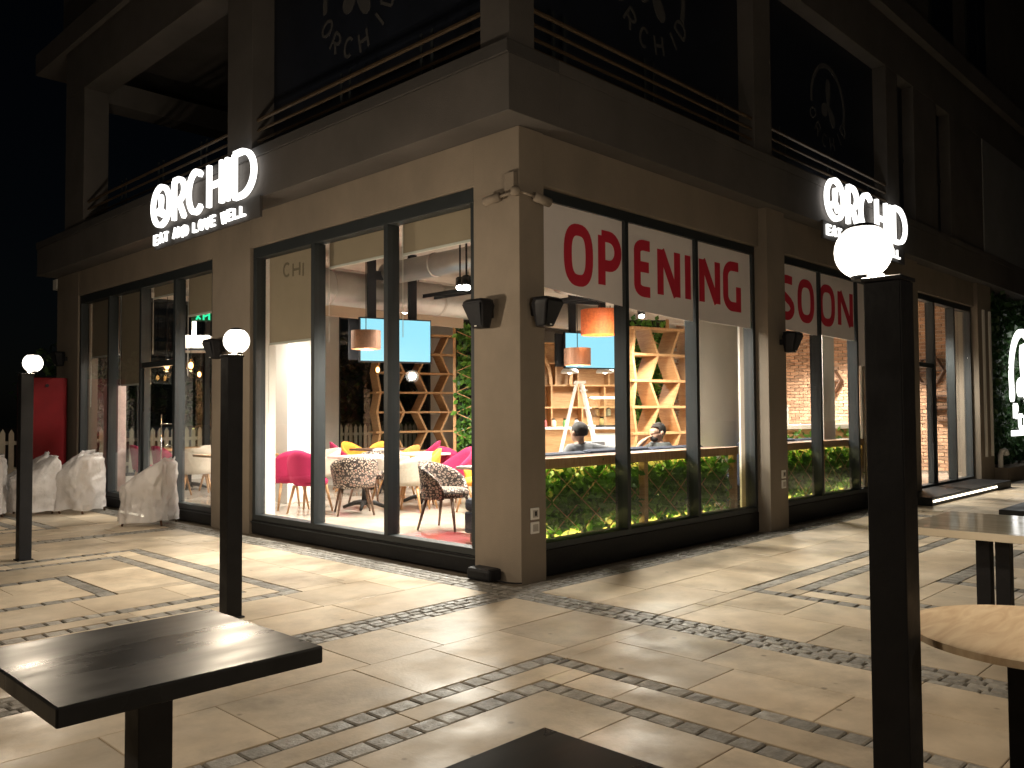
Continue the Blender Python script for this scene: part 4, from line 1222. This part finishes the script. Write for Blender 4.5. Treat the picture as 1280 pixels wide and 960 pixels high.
# back bar of oak boxes
t = thing('back_bar', 'oak back bar with open boxes and arches behind the serving counter', 'shelf unit', (11.1, 8.3, Z0), -.55)
B(-2.2, .30, 0, 2.2, .34, 3.1).build('back_board', WOODL, t)
for z in (0.0, .9, 1.45, 2.0, 2.55, 3.05): B(-2.2, -.02, z, 2.2, .298, z + .04).build('shelf', WOODH, t)
for k, x in enumerate((-2.2, -1.5, -.9, -.2, .5, 1.1, 1.7, 2.16)):
    B(x, -.015, .041, x + .04, .295, .899).build('divider', WOODL, t)
    B(x + (.1 if k % 2 else 0), -.015, .941, x + .04 + (.1 if k % 2 else 0), .295, 1.449).build('divider', WOODL, t)
    B(x, -.015, 1.491, x + .04, .295, 1.999).build('divider', WOODL, t)
    B(x + (.12 if k % 3 else 0) * (x < 2), -.015, 2.041, x + .04 + (.12 if k % 3 else 0) * (x < 2), .295, 2.549).build('divider', WOODL, t)
for cx_ in (-1.55, .2):
    mb = MB(); ribbon(mb, arc(cx_, 2.05, .62, .95, 180, 0, 20), False, .08, lambda u, v, dd_: (u, -.03 - dd_, v), 0, .1); mb.build('arch', WOODL, t)
t = thing('serving_counter', 'white topped serving counter with a lit glass display case', 'counter', (8.9, 6.5, Z0), -.75)
B(-1.4, -.3, 0, 1.4, .3, .98).build('front', WOODL, t); B(-1.45, -.36, .981, 1.45, .36, 1.03).build('counter_top', WHITEM, t, bevel=.005)
B(.1, -.31, .25, 1.25, -.301, .9).build('display_panel', WHITEM, t)
dc = B(.05, -.30, 1.03, 1.3, .28, 1.06).build('display_case', BLACKM, t)
for z in (1.25, 1.48): B(.07, -.28, z, 1.28, .26, z + .012).build('glass_shelf', GLASS, dc)
B(.05, -.305, 1.06, 1.3, -.297, 1.65).build('glass_front', GLASS, dc)
B(.05, -.30, 1.65, 1.3, .28, 1.68).build('case_top', WHITEM, dc); B(.1, -.28, 1.636, 1.25, -.25, 1.649).build('case_light', LEDW, dc)
k = 0
for x, z, c in ((-.9, 1.03, (.7, .1, .1)), (-.7, 1.03, (.8, .7, .5)), (-.45, 1.03, (.2, .4, .15)), (-.2, 1.03, (.75, .72, .7)), (.25, 1.262, (.6, .3, .1)), (.5, 1.262, (.7, .6, .4)), (.8, 1.262, (.5, .2, .1)), (1.05, 1.262, (.75, .7, .6)), (.35, 1.06, (.7, .5, .2)), (.75, 1.06, (.6, .2, .2)), (1.1, 1.06, (.8, .75, .7))):
    nm = ('red', 'cream', 'green', 'white', 'amber', 'tan', 'rust', 'ivory', 'honey', 'crimson', 'chalk')[k]
    jt = thing('jar', f'small {nm} jar ' + ('standing on the open end of the serving counter' if k < 4 else 'inside the glass display case'), 'jar', (0, 0, 0), 0, 'jars on the serving counter')
    p = Matrix.Rotation(-.75, 3, 'Z') @ Vector((x, 0, z)); jt.location = (8.9 + p.x, 6.5 + p.y, Z0 + z)
    MB().lathe([(.05, 0), (.055, .02), (.055, .12), (.035, .145), (.035, .16)], 12).build('body', mat('jar_' + nm, c, .3), jt, smooth=True)
    MB().lathe([(.04, .16), (.04, .185)], 12).build('lid', BLACKM, jt); k += 1
# ladder
t = thing('step_ladder', 'white A-frame step ladder open beside the hanging lamp', 'ladder', (5.0, 3.45, Z0), .78)
for q in (-1, 1):
    mb = MB(); mb.bar((q * .24, -.42, 0), (q * .13, -.04, 1.80), .05, .03); mb.build('front_rail', WHITEM, t)
    mb = MB(); mb.bar((q * .22, .48, 0), (q * .13, .05, 1.80), .04, .025); mb.build('rear_rail', WHITEM, t)
for i in range(6):
    z = .28 + i * .28; u = z / 1.8
    B(-(.24 - .11 * u), -.42 + .38 * u - .05, z, .24 - .11 * u, -.42 + .38 * u + .05, z + .025).build('step', WHITEM, t)
B(-.15, -.09, 1.801, .15, .08, 1.84).build('top_cap', WHITEM, t)
# bar counter and hexagon shelves by the brick wall
t = thing('bar_counter', 'long pale bar counter before the brick wall', 'counter', (10.6, 1.95, Z0), -.5)
B(-1.9, -.2, 1.0, 1.9, .25, 1.09).build('counter_top', PALE, t, bevel=.01); B(-1.8, -.1, 0, 1.8, .2, .999).build('front', WOODL, t)
mb = MB(); leaves(mb, 500, lambda: (random.uniform(-1.7, 1.7), random.uniform(-.26, -.12), random.uniform(.3, .96)), .12, (0, -1, 0), 1); o = mb.build('foliage', GREENL, t); o['kind'] = 'stuff'
for lab, x, y, z in (('hexagon oak shelf on the brick wall under the second banner', 14.16, 3.35, 2.2), ('hexagon oak shelf on the brick wall behind the entrance door', 14.16, 1.1, 2.35), ('lower hexagon oak shelf on the brick wall behind the entrance door', 14.16, .85, 1.55)):
    h = thing('hexagon_shelf', lab, 'shelf', (x, y, z), 0, 'hexagon shelves on the brick wall')
    mb = MB(); ribbon(mb, [(.3 * math.cos(a * PI / 3), .3 * math.sin(a * PI / 3)) for a in range(6)], True, .03, lambda u, v, dd_: (-dd_, u, v), 0, .2); mb.build('frame', WOODD, h)
    B(-.19, -.27, -.012, -.005, .27, .012).build('shelf', WOODD, h)
t = thing('logo_bag', 'white paper bag with a dark oval mark on the bar counter', 'bag', (9.65, 2.38, 1.25), -.7)
B(-.15, -.07, 0, .15, .07, .36).build('bag_body', WHITEM, t, bevel=.01)
mb = MB(); ribbon(mb, sup(0, .2, .06, .085, 2), True, .022, lambda u, v, dd_: (u, -.071 - dd_, v), 0, .002); mb.build('mark', NAVY, t)
t = thing('fruit_bowl', 'dark bowl of bread on the bar counter', 'bowl', (8.98, 2.78, 1.25))
MB().lathe([(.08, 0), (.2, .05), (.24, .12), (.22, .12), (.16, .05), (.001, .03)], 18).build('bowl', BLACKM, t, smooth=True)
for q in range(5): MB().sphere((.1 * math.cos(q * 1.3), .1 * math.sin(q * 1.3), .13), .08, 10, 7, .6).build('loaf', mat('crust', (.16, .09, .07), .8), t, smooth=True)

# ------------------------------------------------------------------ ceiling services, screens, lamps
def duct(label, pts, rad):
    t = thing('air_duct', label, 'duct', (0, 0, 0), 0, 'round ceiling ducts')
    MB().tube(pts, rad, 20).build('pipe', STEEL, t, smooth=True)
    a, b = Vector(pts[0]), Vector(pts[-1]); n = int((b - a).length / 1.1)
    for i in range(1, n):
        p = a + (b - a) * i / n; u = (b - a).normalized()
        MB().tube([p - u * .02, p + u * .02], rad + .012, 20).build('joint_band', STEEL, t, smooth=True)
    return t
duct('wide round ceiling duct running parallel to the banner windows', [(.7, 5.75, 3.43), (9.5, 5.75, 3.43)], .27)
duct('slim round ceiling duct crossing above the pale tables', [(2.6, .7, 3.66), (2.6, 5.3, 3.66)], .17)
duct('round ceiling duct above the serving counter', [(4.5, 3.4, 3.55), (13.0, 3.4, 3.55)], .2)
t = tag(MB().tube([(.9, 1.0, 3.86), (.9, 11.0, 3.86)], .03, 8).build('sprinkler_pipe', REDM, smooth=True), 'thin red sprinkler pipe along the ceiling by the left windows', 'pipe')
for lab, x0, y0, x1, y1 in (('black cable tray hung above the yellow armchairs', 1.2, 7.9, 7.0, 7.9), ('black cable tray hung across the room beside the first cyan screen', 3.6, .8, 3.6, 8.5), ('black cable tray hung above the ladder', 5.6, 1.2, 5.6, 9.0)):
    t = thing('cable_tray', lab, 'cable tray', (0, 0, 0), 0, 'cable trays under the ceiling')
    dx, dy = (0, .12) if y0 == y1 else (.12, 0)
    for q in (-1, 1): MB().bar((x0 + q * dx, y0 + q * dy, 3.42), (x1 + q * dx, y1 + q * dy, 3.42), .025, .06).build('side_rail', MATTE, t)
    n = 14
    for i in range(n + 1):
        cx_, cy_ = x0 + (x1 - x0) * i / n, y0 + (y1 - y0) * i / n
        MB().bar((cx_ - dx, cy_ - dy, 3.40), (cx_ + dx, cy_ + dy, 3.40), .02, .015).build('rung', MATTE, t)
        if i % 4 == 1: MB().tube([(cx_, cy_, 3.41), (cx_, cy_, 3.97)], .006, 6).build('rod', MATTE, t)
def hung_screen(label, x, y, z, deg, W, H):
    t = thing('hanging_screen', label, 'screen', (x, y, z), math.radians(deg), 'screens hung from the ceiling')
    B(-W / 2, -.03, -H / 2, W / 2, .03, H / 2).build('housing', BLACKM, t, bevel=.006)
    B(-W / 2 + .02, -.034, -H / 2 + .025, W / 2 - .02, -.0305, H / 2 - .02).build('display', SCREEN, t)
    for q in (-.36, .30): B(q - .065, .031, -.1, q + .065, .09, 3.97 - z).build('hanger', MATTE, t)
    B(-.36 + .065, .04, 3.55 - z, .30 - .065, .08, 3.68 - z).build('cross_bar', MATTE, t)
    B(-W / 2 - .12, .10, -H / 2 + .04, W / 2 - .3, .15, H / 2 - .02).build('rear_screen', MATTE, t, bevel=.006)
    return t
hung_screen('bright cyan screen hung from the ceiling over the pale tables', 2.62, 5.12, 2.615, -18, 1.16, .68)
hung_screen('bright cyan screen hung from the ceiling above the ladder', 7.06, 4.87, 2.66, -20, 1.15, .68)

def lamp(kind, label, x, y, z, power, col=(1, .82, .62)):
    t = thing(kind, label, 'lamp', (x, y, z), 0, {'drum_pendant': 'drum pendant lamps', 'bulb_pendant': 'bare bulb pendants', 'ceiling_spot': 'ceiling spot lights', 'dome_pendant': 'white dome pendants'}[kind])
    top = 3.97 - z
    if kind == 'drum_pendant':
        m_ = MATS.get('copper_mesh') or mat('copper_mesh', (.20, .10, .06), .5, .5, var=.3, scale=60, bump=.3)
        if 'woven' in label: m_ = mat('woven_orange', (.50, .10, .02), .7, var=.35, scale=30, bump=.4)
        R_ = .26 if 'woven' in label else .19; hh = .17 if 'woven' in label else .12
        n = 30; mb = MB(); vs = []; fs = []
        for i in range(n):
            a = 2 * PI * i / n
            vs += [(R_ * math.cos(a), R_ * math.sin(a), -hh), (R_ * math.cos(a), R_ * math.sin(a), hh), ((R_ - .006) * math.cos(a), (R_ - .006) * math.sin(a), hh), ((R_ - .006) * math.cos(a), (R_ - .006) * math.sin(a), -hh)]
        for i in range(n):
            a = 4 * i; b = 4 * ((i + 1) % n)
            for k_ in range(4): fs.append((a + k_, b + k_, b + (k_ + 1) % 4, a + (k_ + 1) % 4))
        mb.add(vs, fs); mb.build('shade', m_, t, smooth=False)
        MB().sphere((0, 0, 0), .045, 12, 8, 1.3).build('bulb', BULB, t, smooth=True)
        MB().tube([(0, 0, .055), (0, 0, top)], .006, 6).build('cable', BLACKM, t)
        for a in (0, PI / 2): MB().bar((-R_ * math.cos(a), -R_ * math.sin(a), hh - .01), (R_ * math.cos(a), R_ * math.sin(a), hh - .01), .006, .006).build('spoke', BLACKM, t)
        lz = -.10
    elif kind == 'bulb_pendant':
        MB().lathe([(.02, .11), (.05, .06), (.075, 0), (.06, -.06), (.02, -.09), (.001, -.092)], 16).build('glass_bulb', glass('amber_glass', (.9, .72, .5), 1.0), t, smooth=True)
        MB().sphere((0, 0, 0), .035, 12, 8, 1.5).build('filament', BULB, t, smooth=True)
        MB().tube([(0, 0, .11), (0, 0, top)], .005, 6).build('cable', BLACKM, t); lz = -.13
    elif kind == 'dome_pendant':
        MB().lathe([(.02, .12), (.10, .10), (.17, .02), (.18, -.03), (.172, -.03), (.16, .015), (.09, .09), (.015, .11)], 20).build('shade', WHITEM, t, smooth=True)
        MB().sphere((0, 0, 0), .05, 12, 8).build('bulb', LEDW, t, smooth=True)
        MB().tube([(0, 0, .12), (0, 0, top)], .006, 6).build('cable', BLACKM, t); lz = -.07
    else:
        MB().tube([(0, 0, .10), (0, 0, top)], .012, 8).build('stem', BLACKM, t)
        MB().tube([(0, 0, .12), (-.05, -.05, 0)], .06, 14).build('can', BLACKM, t, smooth=True)
        MB().tube([(-.05, -.05, -.002), (-.053, -.053, -.008)], .05, 14).build('lens', SPOTW, t); lz = -.09
    if power:
        pointlight('lamp_light', t, (-.06 if kind == 'ceiling_spot' else 0, -.06 if kind == 'ceiling_spot' else 0, lz), power, col, spot=(kind == 'ceiling_spot'))
    return t
WW = (1, .91, .80)
lamp('drum_pendant', 'perforated copper drum pendant before the first cyan screen', 1.12, 3.82, 2.46, 30, (1, .7, .45))
lamp('drum_pendant', 'perforated copper drum pendant before the second cyan screen', 3.8, 2.49, 2.29, 30, (1, .7, .45))
lamp('drum_pendant', 'woven orange drum pendant under the banner letters', 3.62, 1.94, 2.72, 40, (1, .6, .32))
lamp('ceiling_spot', 'ceiling spot light near the corner column', 1.35, 2.15, 2.98, 846, WW)
lamp('ceiling_spot', 'ceiling spot light above the beige barrel chair', 2.3, 3.3, 3.2, 846, WW)
lamp('ceiling_spot', 'ceiling spot light over the white pier', .9, 5.2, 3.3, 621, WW)
lamp('ceiling_spot', 'ceiling spot light above the dark edged table', 4.0, 6.6, 3.3, 960, WW)
lamp('ceiling_spot', 'ceiling spot light between the ladder and the zigzag shelf', 6.2, 3.1, 3.1, 1072, WW)
lamp('ceiling_spot', 'ceiling spot light above the sofa under the banner', 3.0, 1.1, 3.15, 621, WW)
lamp('ceiling_spot', 'ceiling spot light above the serving counter', 8.6, 5.3, 3.2, 1072, WW)
lamp('ceiling_spot', 'ceiling spot light before the oak back bar', 10.2, 6.8, 3.2, 1129, WW)
lamp('ceiling_spot', 'ceiling spot light shining on the brick wall', 12.6, 3.0, 3.1, 1467, WW)
lamp('ceiling_spot', 'ceiling spot light inside the entrance door', 11.8, 1.0, 3.2, 733, WW)
lamp('ceiling_spot', 'ceiling spot light above the long oak table', 1.6, 9.3, 3.3, 396, WW)
lamp('ceiling_spot', 'ceiling spot light over the second navy sofa', 7.4, 1.4, 3.2, 678, WW)
lamp('dome_pendant', 'white dome pendant over the serving counter, beside the ladder', 7.56, 5.81, 2.32, 0)
lamp('dome_pendant', 'white dome pendant over the display case', 8.05, 5.30, 2.32, 0)
lamp('bulb_pendant', 'amber bulb pendant inside the glass door', .42, 8.16, 2.28, 8, (1, .6, .3))
lamp('bulb_pendant', 'amber bulb pendant hanging beside the left column speaker', .46, 7.41, 2.26, 8, (1, .6, .3))
lamp('bulb_pendant', 'amber bulb pendant over the long oak table, further in', 2.37, 11.1, 2.31, 0)
lamp('bulb_pendant', 'amber bulb pendant over the long oak table, closer to the white column', 2.62, 10.9, 2.31, 0)
lamp('bulb_pendant', 'amber bulb pendant below the half lowered blind', 1.75, 7.35, 2.62, 0)
lamp('bulb_pendant', 'amber bulb pendant below the half lowered blind, nearer the white column', 1.98, 7.2, 2.62, 0)
lamp('bulb_pendant', 'amber bulb pendant left of the first cyan screen', 4.27, 7.76, 2.33, 0)
# exit sign, totem, air unit
t = thing('exit_sign', 'small green running man exit sign behind the left window', 'sign', (1.02, 8.2, 3.12), -.75)
B(-.17, -.02, -.07, .17, .02, .09).build('housing', mat('exit_back', (.02, .12, .06), .5), t)
mb = MB(); F = lambda u, v, dd_: (u, -.021 - dd_, v)
for q, pts in enumerate(([(-.09, .05), (-.06, .0), (-.09, -.05)], [(-.06, .0), (-.02, -.045)], [(-.11, .02), (-.03, .03)], [(.03, -.055), (.03, .075), (.12, .075), (.12, -.055)], [(.05, .0), (.10, .03)])): ribbon(mb, pts, False, .028, F, 0, .003 + q * .001)
mb.build('pictogram', EXITG, t)
for q in (-.12, .12): MB().tube([(q, 0, .09), (q, 0, .85)], .004, 5).build('wire', BLACKM, t)
t = thing('display_totem', 'narrow white display totem behind the wrapped chairs', 'totem', (.34, 10.05, Z0))
B(-.1, -.24, .02, .1, .24, 1.85).build('panel', mat('totem_pink', (.72, .58, .55), .5), t, bevel=.006); B(-.18, -.28, 0, .18, .28, .019).build('foot', WHITEM, t)
t = thing('air_unit', 'white wall air unit above the amber bulbs', 'air unit', (1.5, 9.5, 2.62), -.7)
B(-.3, -.12, 0, .3, .12, .3).build('case', WHITEM, t, bevel=.02); B(-.26, -.124, .03, .26, -.121, .07).build('vent', BLACKM, t); B(-.03, -.03, .301, .03, .03, 1.35).build('bracket', WHITEM, t)
t = thing('chrome_stand', 'slim chrome stand with two rails inside the glass door', 'stand', (.55, 8.42, Z0))
for q in (-.1, .1): MB().tube([(q, 0, .0), (q, 0, 1.35)], .012, 8).build('upright', mat('chrome', (.6, .6, .6), .15, 1.0, var=.02, bump=0), t, smooth=True)
for z in (.5, .85, 1.2): MB().tube([(-.1, 0, z), (.1, 0, z)], .009, 8).build('rail', MATS['chrome'], t, smooth=True)
bpy.context.view_layer.update()
